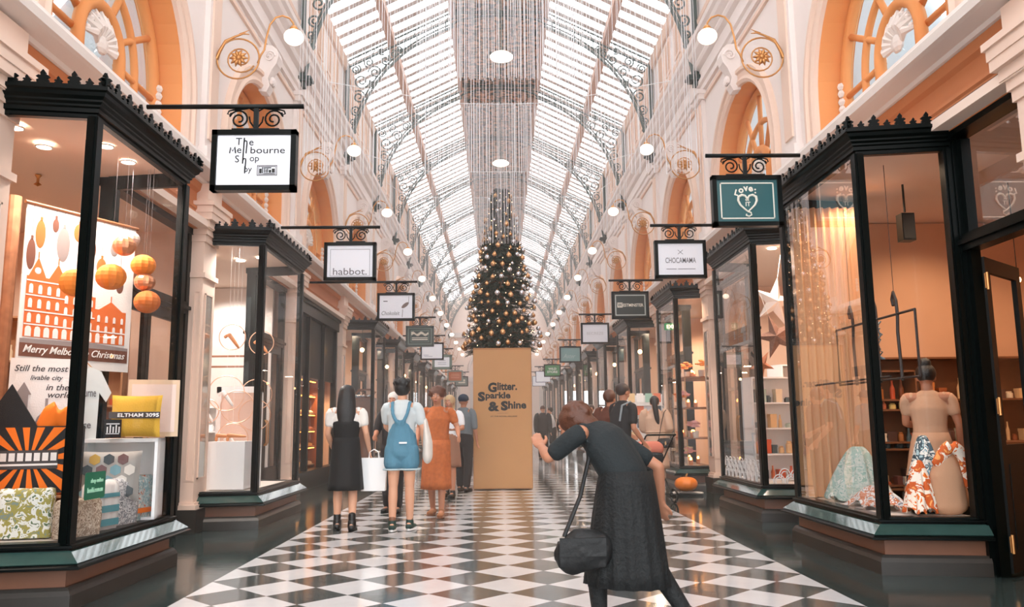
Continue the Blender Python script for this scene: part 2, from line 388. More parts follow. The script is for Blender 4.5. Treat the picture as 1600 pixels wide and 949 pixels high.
# arch windows: hub, ribs, ring, glass
def arch_window(s, c, idx):
    x = s*4.05; n = 24
    root = bpy.data.objects.new('window_%d' % idx, None); COL.objects.link(root); root.location = (x, c, ARC_SILL); struct(root)
    def P(r, a): return (0, -r*cos(a), ARC_SP-ARC_SILL+r*sin(a))
    m = MB()
    m.tube([(0,-1.36,0)]+[P(1.36, pi*j/n) for j in range(n+1)]+[(0,1.36,0)], .07, 6)
    m.tube([(0,-.86,0)]+[P(.86, pi*j/n) for j in range(n+1)]+[(0,.86,0)], .045, 6)
    for a in (30, 60, 90, 120, 150): m.tube([P(.42, radians(a)), P(1.38, radians(a))], .04, 6)
    for a in (0, 180): m.tube([P(.42, radians(a)), P(1.38, radians(a))], .035, 6)
    m.build('window_frame', ORANGE, root, True)  # frame coloured all over in the orange of its shaded parts
    h = MB(); h.tube([(-s*.04,-.42,0)]+[(-s*.04,)+P(.42, pi*j/n)[1:] for j in range(n+1)]+[(-s*.04,.42,0)], .065, 8)
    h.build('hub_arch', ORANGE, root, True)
    f = MB()
    for j in range(9):
        a = pi*(j+.5)/9; rr = .25
        f.tube([(-s*.05,)+P(.08, a)[1:], (-s*.09,)+P(.2, a+.15)[1:], (-s*.05,)+P(.36, a-.1)[1:]], [.02,.045,.015], 6)
    for j in range(7):
        a = pi*(j+.5)/7; f.ball((-s*.06,)+P(.3, a)[1:], .035, 6, 4)
    f.ball((-s*.06, 0, .55), (.05,.1,.1), 8, 6)
    for (yy, zz) in ((-1.36, .53), (1.36, .53)):
        for dz in (-.14, -.05, .05, .14): f.ball((-s*.05, yy, zz+dz), .055, 6, 4)
    f.build('plaster_ornament', TRIM, root)
    g = MB(); g.add([(s*.03,0,.5)]+[(s*.03,-1.36,0)]+[(s*.03,)+P(1.36, pi*j/n)[1:] for j in range(n+1)]+[(s*.03,1.36,0)], [(0,i,i+1) for i in range(1, n+3)]+[(0,n+3,1)])
    g.build('window_glass', ARCHG, root, recalc=False)
    return root
idx = 1
for s in (-1, 1):
    for y in PY[1:]:
        arch_window(s, y+PIT/2, idx); idx += 1
# rooms behind the arch windows (pale upper offices) left open to sky for brightness
UPR = mat('upper_office_wall', (206,210,212), .9)
for s in (-1, 1):
    m = MB(); a, b = sorted((s*4.16, s*6.6))
    m.quad((s*6.6,-3.2,4.4),(s*6.6,END,4.4),(s*6.6,END,5.3),(s*6.6,-3.2,5.3))
    m.quad((s*4.16,-3.2,4.38),(s*4.16,END,4.38),(s*6.6,END,4.38),(s*6.6,-3.2,4.38))
    for y in PY: m.quad((s*4.16,y,4.4),(s*6.6,y,4.4),(s*6.6,y,5.3),(s*4.16,y,8.6))
    struct(m.build('wall_upper_room_'+('left' if s < 0 else 'right'), UPR, recalc=False))
for s in (-1, 1):     # added bars standing in for skylight stripes reflected in the arch glass
    m = MB(); y = -3.0
    while y < END:
        m.add([(s*4.2,y,8.6),(s*4.2,y+.2,8.6),(s*6.6,y+.2,5.3),(s*6.6,y,5.3),(s*4.2,y,8.66),(s*4.2,y+.2,8.66),(s*6.6,y+.2,5.36),(s*6.6,y,5.36)], [(0,1,2,3),(7,6,5,4),(0,4,5,1),(1,5,6,2),(2,6,7,3),(3,7,4,0)]); y += .5
    struct(m.build('trim_reflection_stripes_'+('left' if s < 0 else 'right'), mat('pale_bar_paint', (190,196,198), .7)))
# shop room shells: back walls, ceilings, party walls ---------------
PLASTERP = mat('shop_plaster', (232,200,178), .8)
for s in (-1, 1):
    m = MB(); a, b = sorted((s*3.0, s*7.0))
    m.quad((s*7,-3.2,0),(s*7,END,0),(s*7,END,3.6),(s*7,-3.2,3.6))
    struct(m.build('wall_shop_back_'+('left' if s < 0 else 'right'), PLASTERP, recalc=False))
    m = MB().box(*sorted((s*3.55, s*7.0)), -3.2, END, 3.58, 3.66)
    struct(m.build('ceiling_shops_'+('left' if s < 0 else 'right'), mat('shop_ceiling', (238,216,200), .8)))
    for y in PY[1:]:
        struct(MB().box(*sorted((s*3.8, s*7.0)), y-.06, y+.06, 0, 3.58).build('wall_party', PLASTERP))
# roof: glazing bars, purlins, ridge panel ----------------------------
EV, EZ, RX_, RZ_ = 3.80, 9.90, 1.15, 11.22
PUR = (2.62, EZ + (RZ_-EZ)*(EV-2.62)/(EV-RX_))
BARM = mat('pinkish_glazing_bar', (212,200,196), .6)
RIDGE = mat('ridge_boarding', (150,112,94), .7)
def _mottle(m):
    nt = m.node_tree; b = nt.nodes['Principled BSDF']; tc = nt.nodes.new('ShaderNodeTexCoord'); n = nt.nodes.new('ShaderNodeTexNoise'); n.inputs['Scale'].default_value = 7; n.inputs['Detail'].default_value = 6
    r = nt.nodes.new('ShaderNodeValToRGB'); e = r.color_ramp.elements; e[0].position = .42; e[0].color = lin((74,86,82))+(1,); e[1].position = .58; e[1].color = lin((206,160,134))+(1,)
    nt.links.new(tc.outputs['Object'], n.inputs['Vector']); nt.links.new(n.outputs['Fac'], r.inputs[0]); nt.links.new(r.outputs[0], b.inputs['Base Color'])
_mottle(RIDGE)
for s in (-1, 1):
    m = MB(); nb = 11
    y = -1.0
    sl = Vector((RX_-EV, 0, RZ_-EZ)); 
    while y < END:
        a = Vector((s*EV, y, EZ)); b = Vector((s*RX_, y, RZ_))
        m.add([a+Vector((0,-.085,0)), a+Vector((0,.085,0)), a+Vector((0,.085,.04)), a+Vector((0,-.085,.04)), b+Vector((0,-.085,0)), b+Vector((0,.085,0)), b+Vector((0,.085,.04)), b+Vector((0,-.085,.04))],
              [(0,1,2,3),(7,6,5,4),(0,4,5,1),(1,5,6,2),(2,6,7,3),(3,7,4,0)])
        y += PIT/9
    struct(m.build('trim_glazing_bars_'+('left' if s < 0 else 'right'), BARM))
    m = MB(); m.quad((s*EV,-1,EZ+.12),(s*EV,END,EZ+.12),(s*RX_,END,RZ_+.12),(s*RX_,-1,RZ_+.12))
    struct(m.build('window_skylight_'+('left' if s < 0 else 'right'), ROOFG, recalc=False))
    m = MB(); m.box(s*PUR[0]-.09, s*PUR[0]+.09, -1, END, PUR[1]-.13, PUR[1]+.1); m.box(s*RX_-.06, s*RX_+.06, -1, END, RZ_-.12, RZ_+.1)
    struct(m.build('trim_purlin_'+('left' if s < 0 else 'right'), mat('pink_tan_timber', (206,172,156), .7, vary=.1, vscale=8)))
    struct(MB().box(*sorted((s*EV, s*WX)), -3, END, EZ-.2, EZ+.12).build('trim_eaves_'+('left' if s < 0 else 'right'), PEACHL))
    struct(MB().box(*sorted((s*4.5, s*3.74)), -3.2, END, 9.86, 9.9).build('ceiling_gutter_'+('left' if s < 0 else 'right'), CREAM))
m = MB(); m.quad((-RX_,-1,RZ_+.02),(RX_,-1,RZ_+.02),(RX_,END,RZ_+.02),(-RX_,END,RZ_+.02))
m = MB().box(-RX_, RX_, -1, END, RZ_+.05, RZ_+.12)
y = -1.0
while y < END: m.box(-RX_, RX_, y, y+.07, RZ_-.02, RZ_+.05); y += PIT/4
struct(m.build('ceiling_ridge', RIDGE))
# end wall with lunette
m = MB().box(-7.2, -1.7, END, END+.2, 0, 9.9).box(1.7, 7.2, END, END+.2, 0, 9.9).box(-1.7, 1.7, END, END+.2, 3.6, 9.9)
struct(m.build('wall_end', mat('end_wall_plaster', (246,226,214), .8)))
m = MB(); c = [(-3.74,9.9)]+[(3.74,9.9),(1.15,11.22),(-1.15,11.22)]
m.poly([(-3.8,9.9),(3.8,9.9),(1.15,11.3),(-1.15,11.3)], .2, T(0,END,0)); struct(m.build('wall_end_gable', MATS['end_wall_plaster']))
m = MB()
for z0 in (4.2, 7.4): m.box(-3.74, 3.74, END-.2, END, z0, z0+.35)
for x in (-3.0, -1.95, 1.95, 3.0): m.box(x-.18, x+.18, END-.12, END, 0, 4.2)
m.tube([(-1.7*cos(pi*j/24)*1.3, END-.05, 5.0+1.9*sin(pi*j/24)) for j in range(25)], .12, 6)
struct(m.build('trim_end_wall', TRIM))
root = struct(bpy.data.objects.new('door_1', None)); COL.objects.link(root); root.location = (0, END-.06, 0)
m = MB().box(-1.7, 1.7, -.05, .05, 0, .12); 
for x in (-1.7, -.85, 0, .85, 1.64): m.box(x, x+.06, -.05, .05, 0, 3.6)
m.box(-1.7, 1.7, -.05, .05, 2.4, 2.5); m.box(-1.7, 1.7, -.05, .05, 3.5, 3.6); m.build('door_frame', BRASS, root)
MB().quad((-1.66,0,.1),(1.66,0,.1),(1.66,0,3.5),(-1.66,0,3.5)).build('door_glass', GLASS, root, recalc=False)
# ================================================================== SHOPFRONTS
def pilaster(s, y, base=None):
    m = MB(); x = s*WX
    def bx(d, h, z0, z1): m.box(*sorted((x+s*.10, x-s*d)), y-h, y+h, z0, z1)
    m.mi = 1; bx(.20, .28, 0, .26)
    m.mi = 0; bx(.18, .26, .26, .31); bx(.16, .24, .31, .34); bx(.13, .21, .34, 3.42)
    bx(.16, .235, 2.98, 3.04)
    for i, (d, h) in enumerate([(.15,.23),(.17,.25),(.20,.28),(.24,.31),(.25,.32)]): bx(d, h, 3.42+.085*i, 3.42+.085*(i+1))
    bx(.27, .34, 3.845, 3.90); bx(.16, .24, 3.90, 4.14)
    for f in (-1,):      # sunk panel frame on the face turned down the hall and on the face towards the hall
        yy = y-.21
        for (a, b, c, e) in ((.03,.045,.6,2.8), (.135-.035,.12,.6,2.8)): m.box(*sorted((x-s*(a-.0), x-s*(b))), yy-.012, yy, c, e)
        m.box(*sorted((x-s*.03, x-s*.12)), yy-.012, yy, .58, .6); m.box(*sorted((x-s*.03, x-s*.12)), yy-.012, yy, 2.8, 2.82)
    xx = x-s*.13
    for (a, b) in ((-.12,-.105), (.105,.12)): m.box(*sorted((xx, xx-s*.014)), y+a, y+b, .6, 2.8)
    for z in (.6, 2.785): m.box(*sorted((xx, xx-s*.014)), y-.12, y+.12, z, z+.015)
    m.mi = 2; m.box(*sorted((xx, xx-s*.006)), y-.105, y+.105, .615, 2.785)
    return struct(m.build('trim_pilaster', [PEACHL, STONE, mat('mirror_panel', (190,186,178), .12, metal=.7)]))
for s in (-1, 1):
    for y in PY[1:]: pilaster(s, y if abs(y-5.5) > .1 else (5.58 if s < 0 else 5.22))
LEAF = [(-.012,0),(-.02,.025),(-.045,.02),(-.05,.045),(-.03,.055),(-.055,.075),(-.035,.09),(-.018,.085),(-.022,.11),(0,.14),(.022,.11),(.018,.085),(.035,.09),(.055,.075),(.03,.055),(.05,.045),(.045,.02),(.02,.025),(.012,0)]
def cresting(line, lf, z, step=.1):
    m = MB(); L = [Vector(p) for p in line]
    for a, b in zip(L[:-1], L[1:]):
        d = b-a; n = max(2, round(d.length/step)); ang = atan2(d.y, d.x)
        for i in range(n+1):
            p = a + d*(i/n); k = (.85 if i % 2 == 0 else .52)
            m.poly([(x*k*1.0, zz*k) for x, zz in LEAF], .022, T(p.x, p.y, z) @ RZ(ang) @ T(0, -.011, 0))
        m.cbox(((a.x+b.x)/2, (a.y+b.y)/2, z+.008), (d.length, .03, .02), RZ(ang).to_3x3())
    return m
def bay(s, y0, y1, xf, label, splay=.12, far=True, crest=.1, tint=None):
    ox, oy = s*WX, (y0+y1)/2; lf = 1 if s > 0 else -1
    line = [(s*(WX-.0), y0-splay), (s*xf, y0), (s*xf, y1), (s*WX, y1+splay)]
    loc = [(x-ox, y-oy) for x, y in line]
    t = thing('bay_window', label, 'shop window', (ox, oy, 0))
    lf2 = lf
    MB().sweep(loc, [(-.1,0),(.06,0),(.06,.10),(.045,.13),(.03,.15),(-.1,.15)], left=lf2).build('plinth', STONE, t)
    MB().sweep(loc, [(-.1,.15),(.0,.15),(.0,.275),(-.1,.275)], left=lf2).build('riser', BRONZE, t)
    MB().sweep(loc, [(-.1,.275),(.13,.275),(.145,.28),(.145,.295),(.13,.30),(.025,.385),(.02,.40),(.045,.405),(.045,.42),(.02,.425),(.015,.44),(-.05,.44),(-.1,.44)], left=lf2).build('sill_frame', GREEN, t)
    # glazed verdigris slope between frame bars
    gl = MB().sweep(loc, [(.118,.312),(.122,.318),(.036,.388),(.03,.382)], left=lf2); gl.build('sill_panel', SILL, t)
    # display deck and head
    MB().add([(p[0], p[1], .43) for p in loc]+[(p[0], p[1], .41) for p in loc], [(0,1,2,3),(7,6,5,4)]+[(i,(i+1)%4,4+(i+1)%4,4+i) for i in range(4)]).build('display_deck', mat('pale_display_deck', (206,196,186), .5), t)
    MB().add([(p[0], p[1], 3.60) for p in loc]+[(p[0], p[1], 3.56) for p in loc], [(0,1,2,3),(7,6,5,4)]+[(i,(i+1)%4,4+(i+1)%4,4+i) for i in range(4)]).build('roof_board', MATS['shop_ceiling'], t)
    MB().sweep(loc, [(-.05,3.43),(.0,3.43),(.0,3.465),(.02,3.47),(.02,3.50),(.035,3.51),(.035,3.525),(.055,3.54),(.055,3.555),(.08,3.575),(.09,3.60),(.11,3.61),(.11,3.635),(-.05,3.64)], left=lf2).build('cornice', GREEN, t)
    cl = []
    L = [Vector(p) for p in loc]
    off = MB().sweep(loc, [(.075,0),(.075,1),(.08,1),(.08,0)], left=lf2); cl = [(off.v[i*4][0], off.v[i*4][1]) for i in range(4)]
    cresting(cl, lf, 3.635, crest).build('cresting', GREEN, t)
    for i, p in enumerate(loc):
        inw = .045 if i in (0, 3) else 0
        px = p[0]-s*(.04 if i in (0,3) else -.02); py = p[1]+(.02 if i == 1 else (-.02 if i == 2 else (0.03 if i == 0 else -.03)))
        mm = MB(); mm.box(px-.04, px+.04, py-.04, py+.04, .43, 3.44); mm.box(px-.022, px+.022, py-.055, py+.055, .43, 3.44)
        mm.build('mullion', GREEN, t)
    for a, b in ((0,1), (1,2), (2,3)):
        if not far and b != 2: pass
        A, B = loc[a], loc[b]
        MB().quad((A[0],A[1],.44),(B[0],B[1],.44),(B[0],B[1],3.44),(A[0],A[1],3.44)).build('window_pane', GLASS, t, recalc=False)
    # thin inner bead of light timber along the glass
    return t
def door_front(s, y0, y1, label, leaf=True, transom=2.6, dark=False):
    t = thing('shop_door_front', label, 'shop door', (s*WX, (y0+y1)/2, 0)); h = (y1-y0)/2
    m = MB(); x0, x1 = sorted((s*.02, s*.12))
    for y in (-h, h-.09): m.box(x0, x1, y, y+.09, 0, 3.66)
    for (a, b) in ((3.5,3.66),(3.66,3.72)): m.box(x0-.02, x1+.02, -h, h, a, b)
    m.box(x0, x1, -h, h, transom-.07, transom+.07); m.box(x0-.03, x1+.03, -h, h, transom-.02, transom+.02)
    m.build('door_frame', GREEN, t)
    MB().quad((s*.07,-h+.09,transom+.07),(s*.07,h-.09,transom+.07),(s*.07,h-.09,3.5),(s*.07,-h+.09,3.5)).build('transom_pane', GLASS, t, recalc=False)
    if leaf:
        w_ = 2*h-.18; n = 1 if w_ < 1.1 else 2
        for k in range(n):
            ya = -h+.09+k*w_/n; yb = ya+w_/n
            d = MB()
            for (a, b, c, e) in ((ya+.005,ya+.09,.02,transom-.07),(yb-.09,yb-.005,.02,transom-.07),(ya,yb,.02,.55),(ya,yb,transom-.2,transom-.07)): d.box(min(s*.05,s*.09), max(s*.05,s*.09), a, b, c, e)
            do = d.build('door_leaf', GREEN, t)
            MB().quad((s*.07,ya+.08,.5),(s*.07,yb-.08,.5),(s*.07,yb-.08,transom-.2),(s*.07,ya+.08,transom-.2)).build('door_pane', GLASS, do, recalc=False)
            MB().tube([(s*.03, yb-.05 if k == 0 else ya+.05, .9),(s*.0, yb-.05 if k == 0 else ya+.05, .95),(s*.0, yb-.05 if k == 0 else ya+.05, 1.25),(s*.03, yb-.05 if k == 0 else ya+.05, 1.3)], .012, 6).build('door_handle', BRASS, do)
    return t
bay(-1, 5.72, 7.45, 2.98, 'nearest left bay window full of souvenirs, tea towels and cushions')
bay(-1, 10.0, 12.0, 2.98, 'left bay window showing shoes hung in hoops, second from the front')
bay(1, 6.62, 8.48, 2.98, 'nearest right bay window with scarves and hanging iron rack')
bay(1, 10.12, 11.95, 3.16, 'right bay window with paper stars and white scallop decals')
bay(1, 14.62, 16.25, 3.14, 'right bay window with candles and pink flowers behind the pumpkin')
door_front(-1, 7.6, 9.68, 'dark glazed shop door between souvenir bay and shoe bay')
door_front(-1, 12.18, 14.06, 'dark glazed shop door just beyond the shoe bay window')
door_front(1, 8.64, 9.72, 'dark glazed door between the scarf bay and the paper star bay')
door_front(1, 12.12, 14.06, 'dark glazed shop door beyond the paper star bay window')
door_front(1, 16.45, 18.46, 'dark glazed shop door beyond the candle bay window')
# flush food shop on the left (dark upper panel, lit cabinet under it)
t = thing('flush_shopfront', 'black framed flush food shopfront with lit shelves behind black haired woman', 'shopfront', (-WX, 16.5, 0))
m = MB()
for y in (-1.95, -.75, .6, 1.85): m.box(-.1, .02, y, y+.1, .3, 3.4)
m.box(-.1, .06, -1.95, 1.95, 3.3, 3.5); m.box(-.1, .1, -1.95, 1.95, 3.5, 3.56); m.box(-.1, .04, -1.95, 1.95, .0, .3); m.box(-.12, .08, -1.95, 1.95, .3, .36)
m.build('shop_frame', GREEN, t)
MB().box(-.09, -.05, -1.85, 1.85, 2.15, 3.3).build('upper_panel', BLACK, t)
MB().quad((-.03,-1.85,.36),(-.03,1.85,.36),(-.03,1.85,2.15),(-.03,-1.85,2.15)).build('window_pane', GLASS, t, recalc=False)
# far shops: one bay per pitch on each side
ords = ['fifth','sixth','seventh','eighth','ninth','tenth','eleventh']
for s in (-1, 1):
    k = 0
    for y in PY[5:-1]:
        nm = 'left' if s < 0 else 'right'
        nth = (['third','fourth','fifth','sixth','seventh','eighth','ninth','tenth','eleventh'] if s < 0 else ['fourth','fifth','sixth','seventh','eighth','ninth','tenth','eleventh','twelfth'])[k]
        bay(s, y+.45, y+2.2, 3.0, '%s bay window from the front on the %s side of the arcade' % (nth, nm), crest=.14 if k < 2 else .3)
        door_front(s, y+2.38, y+4.14, 'dark door just past the %s %s bay window of the arcade' % (nth, nm), leaf=k < 3)
        k += 1
# right-hand near shop: open doorway with door leaf swung in
t = thing('open_shop_doorway', 'black timber doorway with transom at the right edge beside scarf bay', 'doorway', (WX, 6.1, 0))
m = MB()
m.box(-.02, .12, .36, .47, 0, 3.68); m.box(.02, .10, .30, .38, 0, 3.5); m.box(-.02, .12, -.62, -.53, 0, 3.68); m.box(-.05, .12, -.62, .47, 3.52, 3.66); m.box(-.08, .12, -.64, .49, 3.66, 3.74)
m.box(-.01, .12, -.62, .47, 2.56, 2.7); m.box(-.04, .12, -.62, .47, 2.61, 2.65)
m.build('door_frame', GREEN, t)
MB().quad((.06,-.53,2.7),(.06,.36,2.7),(.06,.36,3.5),(.06,-.53,3.5)).build('transom_pane', GLASS, t, recalc=False)
d = MB(); W_ = .80
for (a, b, c, e) in ((0,.10,.03,2.5),(W_-.10,W_,.03,2.5),(.1,W_-.1,.03,1.0),(.1,W_-.1,2.38,2.5)): d.box(a, b, -.02, .02, c, e)
d.box(.12, W_-.12, -.025, .025, .2, .85)
dm = T(.10, .30, 0) @ RZ(radians(40))
do = put(d, dm).build('door_leaf', BLACK, t)
put(MB().quad((.1,0,1.0),(W_-.1,0,1.0),(W_-.1,0,2.38),(.1,0,2.38)), dm).build('door_pane', GLASS, do, recalc=False)
for z in (.25, 1.3, 2.3): put(MB().box(-.03, .03, -.03, -.02, z-.06, z+.06).tube([(0,-.03,z-.07),(0,-.03,z+.07)], .012, 8), dm).build('hinge', BRASS, do)
# ================================================================== HANGING SIGNS
EMW = mat('lightbox_white', (226,226,232), .4, emit=.25, ecol=(240,242,250))
EMS = mat('soft_white_panel', (214,214,220), .4, emit=.12, ecol=(240,240,250))
def sign(s, y, label, panel, deco=None, xc=None, w=.71, h=.53, frame=GREEN, z=3.91, fw=.045, far=False, arm0=None):
    xc = xc if xc is not None else (-2.12 if s < 0 else 2.46)
    root_x = arm0 if arm0 is not None else s*3.05
    t = thing('hanging_sign', label, 'sign', (xc, y, z-.74))
    zt = .74; tip = -s*.40; rt = root_x-xc
    MB().tube([(tip,0,zt),(rt,0,zt)], .022, 8).build('arm', BLACK, t, True)
    m = MB(); m.box(-.02,.02,-.012,.012,.53,zt); m.box(-.2,.2,-.02,.02,.515,.54)
    for sg in (-1, 1):
        c = (sg*.145, 0, .63)
        m.tube([(sg*(.145+(.085-.065*i/26)*cos(.3+i*.42)), 0, .625+(.085-.065*i/26)*sin(.3+i*.42)) for i in range(27)], .008, 4)
        m.tube([(sg*.02,0,.70),(sg*.06,0,.725),(sg*.12,0,.715),(sg*.2,0,.71),(sg*.235,0,.70),(sg*.245,0,.675),(sg*.225,0,.665),(sg*.215,0,.685)], .007, 4)
        m.tube([(sg*.02,0,.56),(sg*.05,0,.60),(sg*.06,0,.65)], .007, 4)
    m.build('scroll_bracket', BLACK, t, False)
    f = MB(); a, b = w/2, h/2
    zc = .255; 
    for (x0,x1,z0,z1) in ((-a,a,zc+b-fw,zc+b),(-a,a,zc-b,zc-b+fw),(-a,-a+fw,zc-b,zc+b),(a-fw,a,zc-b,zc+b)): f.box(x0,x1,-.045,.045,z0,z1)
    f.build('sign_frame', frame, t)
    p = MB().box(-a+fw,a-fw,-.025,.025,zc-b+fw,zc+b-fw).build('sign_panel', panel, t)
    if deco: deco(t, zc)
    return t
GREY = mat('grey_lettering', (104,100,104), .6); CREAML = mat('cream_lettering', (226,220,206), .6)
def letter(t, s, x, z, width=None, height=None, m=TEXTB, bold=0, name='lettering', align='CENTER', yy=-.0275, shear=0, space=1.0):
    return put(text_mb(s, 1, bold, width, height, .001 if width else .001, align, shear, space=space), T(x, yy, z)).build(name, m, t)
def bars(t, rects, m, name, yy=-.0265, th=.003):
    b = MB()
    for (x0,x1,z0,z1) in rects: b.box(x0,x1,yy-th,yy,z0,z1)
    return b.build(name, m, t)
def rectline(x0,x1,z0,z1,w_): return [(x0,x1,z1-w_,z1),(x0,x1,z0,z0+w_),(x0,x0+w_,z0,z1),(x1-w_,x1,z0,z1)]
def d1(t, z):
    hh = .062
    letter(t,'T',-.13,z+.165,height=hh,bold=.004); letter(t,'ne',-.025,z+.158,height=.045,bold=.004,align='LEFT',m=TEXTB) if False else None
    letter(t,'e',-.025,z+.150,height=.042,bold=.004); letter(t,'e',-.125,z+.083,height=.042,bold=.004)
    letter(t,'bourne',.115,z+.088,width=.29,height=.058,bold=.004)
    letter(t,'S',-.14,z+.012,height=.062,bold=.004); letter(t,'op',.005,z+.0,height=.055,bold=.004)
    letter(t,'by',-.045,z-.085,height=.068,bold=.004)
    # the tall shared strokes of h, l, h
    b = MB()
    def st(pts): b.tube([(x, -.028, zz) for x, zz in pts], .0058, 5)
    st([(-.205,z+.062),(-.198,z+.115),(-.18,z+.08),(-.162,z+.115),(-.155,z+.062)]); st([(-.085,z+.195),(-.093,z-.03)]); st([(-.093,z-.005),(-.082,z+.015),(-.068,z+.012),(-.066,z-.005),(-.072,z-.115)])
    st([(-.088,z+.155),(-.078,z+.172),(-.064,z+.168),(-.061,z+.15),(-.066,z+.06)])
    b.build('lettering', TEXTB, t)
    bars(t, rectline(.03,.20,z-.135,z-.045,.006)+rectline(.042,.188,z-.125,z-.055,.004), GREY, 'emblem_frame')
    bars(t, [(.05,.07,z-.115,z-.075),(.074,.082,z-.115,z-.062),(.086,.15,z-.072,z-.064),(.09,.098,z-.11,z-.075),(.104,.112,z-.11,z-.08),(.116,.124,z-.11,z-.075),(.13,.15,z-.11,z-.085),(.155,.18,z-.11,z-.075),(.085,.18,z-.119,z-.115)], TEXTB, 'emblem')
sign(-1, 6.68, 'white lightbox sign reading The Melbourne Shop by, black frame', EMW, d1)
def d2(t, z):
    letter(t,'habbot.',-.0,z-.14,width=.46,height=.095,m=GREY); bars(t, rectline(-.27,.27,z-.205,z+.17,.004), GREY, 'border_line')
sign(-1, 11.0, 'white hanging sign reading habbot. in grey', EMS, d2, xc=-2.09)
def d3(t, z):
    letter(t,'Chokolait',-.1,z-.12,width=.34,height=.075,m=GREY,shear=.2); b = MB()
    b.tube([(.12,-.03,z-.2),(.13,-.03,z-.05)],.005,5); b.ball((.175,-.03,z+.03),(.085,.006,.035),10,6,M=RY(radians(-38)).to_3x3()); b.tube([(.24,-.03,z+.08),(.245,-.03,z+.2)],.004,5)
    b.build('painted_emblem', mat('taupe_ink', (120,104,100), .6), t)
    bars(t, [(-.24,-.16,z+.1,z+.115)], TEXTB, 'badge_bar')
sign(-1, 15.37, 'white hanging sign reading Chokolait with spoon picture', EMS, d3, xc=-2.01, arm0=-3.72)
DGREEN = mat('bottle_green_enamel', (36,54,50), .3); SAGE = mat('sage_frame', (120,140,130), .4)
def d4(t, z):
    bars(t, rectline(-.3,.3,z-.21,z+.21,.02), SAGE, 'border_line'); bars(t, rectline(-.23,.23,z-.15,z+.15,.012), SAGE, 'inner_border')
    b = MB(); 
    for i in range(14):
        a = -.2+.4*i/13; b.box(a-.016,a+.016,-.031,-.028,z+.03+.025*sin(i*1.0),z+.09+.03*sin(i*.9+1))
    b.box(-.2,.2,-.031,-.028,z-.05,z-.03); b.box(-.2,.2,-.031,-.028,z-.1,z-.07); b.build('painted_emblem', CREAML, t)
sign(-1, 20.6, 'dark green hanging sign with cream wave emblem', DGREEN, d4, xc=-2.06, arm0=-3.0, frame=SAGE if False else DGREEN)
sign(-1, 24.9, 'plain white hanging sign just below the dark green one', EMW, lambda t, z: bars(t, [(-.26,-.1,z-.12,z-.11),(-.24,.02,z-.16,z-.15)], GREY, 'fine_print'), xc=-2.1, arm0=-3.0)
sign(-1, 29.3, 'white hanging sign with sage frame, sixth on the left', EMW, lambda t, z: bars(t, [(-.1,.12,z+.05,z+.06),(-.15,.15,z-.02,z-.01),(-.15,.15,z-.08,z-.07)], GREY, 'fine_print'), xc=-2.1, arm0=-3.0, frame=SAGE, fw=.09)
sign(-1, 38.0, 'rust orange hanging sign far down on the left', mat('rust_orange_enamel', (196,96,44), .5), lambda t, z: bars(t, [(-.2,.2,z+.08,z+.1),(-.22,.22,z,z+.02),(-.2,.2,z-.08,z-.06)], mat('peach_ink', (236,180,140), .5), 'fine_print'), xc=-2.1, arm0=-3.0, frame=SAGE, fw=.06)
sign(-1, 42.6, 'grey green hanging sign behind the rust orange one', mat('grey_green_enamel', (110,124,116), .4), lambda t, z: bars(t, [(-.15,.2,z-.1,z-.02),(.1,.2,z,z+.1)], CREAML, 'painted_emblem'), xc=-2.02, arm0=-3.0, fw=.06)
TEAL = mat('teal_enamel', (40,88,92), .3)
def e1(t, z):
    bars(t, rectline(-.275,.275,z-.19,z+.19,.012), CREAML, 'border_line')
    for c, x, zz, a in (('L',-.105,.085,.3),('o',-.06,.105,.15),('v',-.01,.125,-.1),('e',.04,.12,-.2),(':',.085,.10,0)):
        put(text_mb(c, 1, .03, None, .062 if c in 'L' else .05), T(x,-.0275,z+zz) @ RY(a)).build('lettering', CREAML, t)
    b = MB()
    for sg in (-1, 1):
        b.tube([(sg*x,-.029,z+zz) for x, zz in ((0,.015),(.02,.05),(.055,.06),(.09,.04),(.095,.0),(.075,-.045),(.035,-.085),(.0,-.115))], [.007,.011,.013,.014,.013,.011,.009,.008], 6)
    b.tube([(.0,-.029,z-.115),(.03,-.029,z-.125),(.035,-.029,z-.15),(.01,-.029,z-.165),(-.02,-.029,z-.155),(-.015,-.029,z-.14)], .008, 6)
    b.build('heart_emblem', CREAML, t)
    letter(t,'&',0,z+.02,height=.045,m=CREAML,bold=.02); letter(t,'IT',.005,z-.035,height=.045,m=CREAML,bold=.02)
sign(1, 8.03, 'teal hanging sign reading Love and It with a heart', TEAL, e1, xc=2.475)
def e2(t, z):
    letter(t,'CHOCAMAMA',-.0,z-.015,width=.42,height=.075,m=GREY,bold=.003); b = MB()
    for a in (-.035,.035): b.tube([(a,-.029,z+.07),(-a,-.029,z+.13)],.003,4)
    b.build('crossed_tools_emblem', GREY, t); bars(t, [(-.2,-.06,z-.14,z-.133),(-.04,.2,z-.14,z-.133)], GREY, 'fine_print')
sign(1, 11.0, 'white hanging sign reading CHOCAMAMA', EMS, e2, xc=2.45, arm0=3.1)
def e3(t, z):
    bars(t, rectline(-.29,.29,z-.2,z+.2,.018), mat('pale_grey_paint', (190,196,190), .5), 'border_line'); bars(t, [(-.25,-.15,z-.045,z+.05)], CREAML, 'initial_block')
    letter(t,'W',-.2,z+.003,width=.085,height=.075,m=DGREEN,bold=.02,yy=-.032); letter(t,'ESTMINSTER',.055,z,width=.39,height=.06,m=CREAML,bold=.02)
sign(1, 15.38, 'black hanging sign reading WESTMINSTER in white', mat('black_green_enamel', (30,40,36), .3), e3, xc=2.455, arm0=3.1)
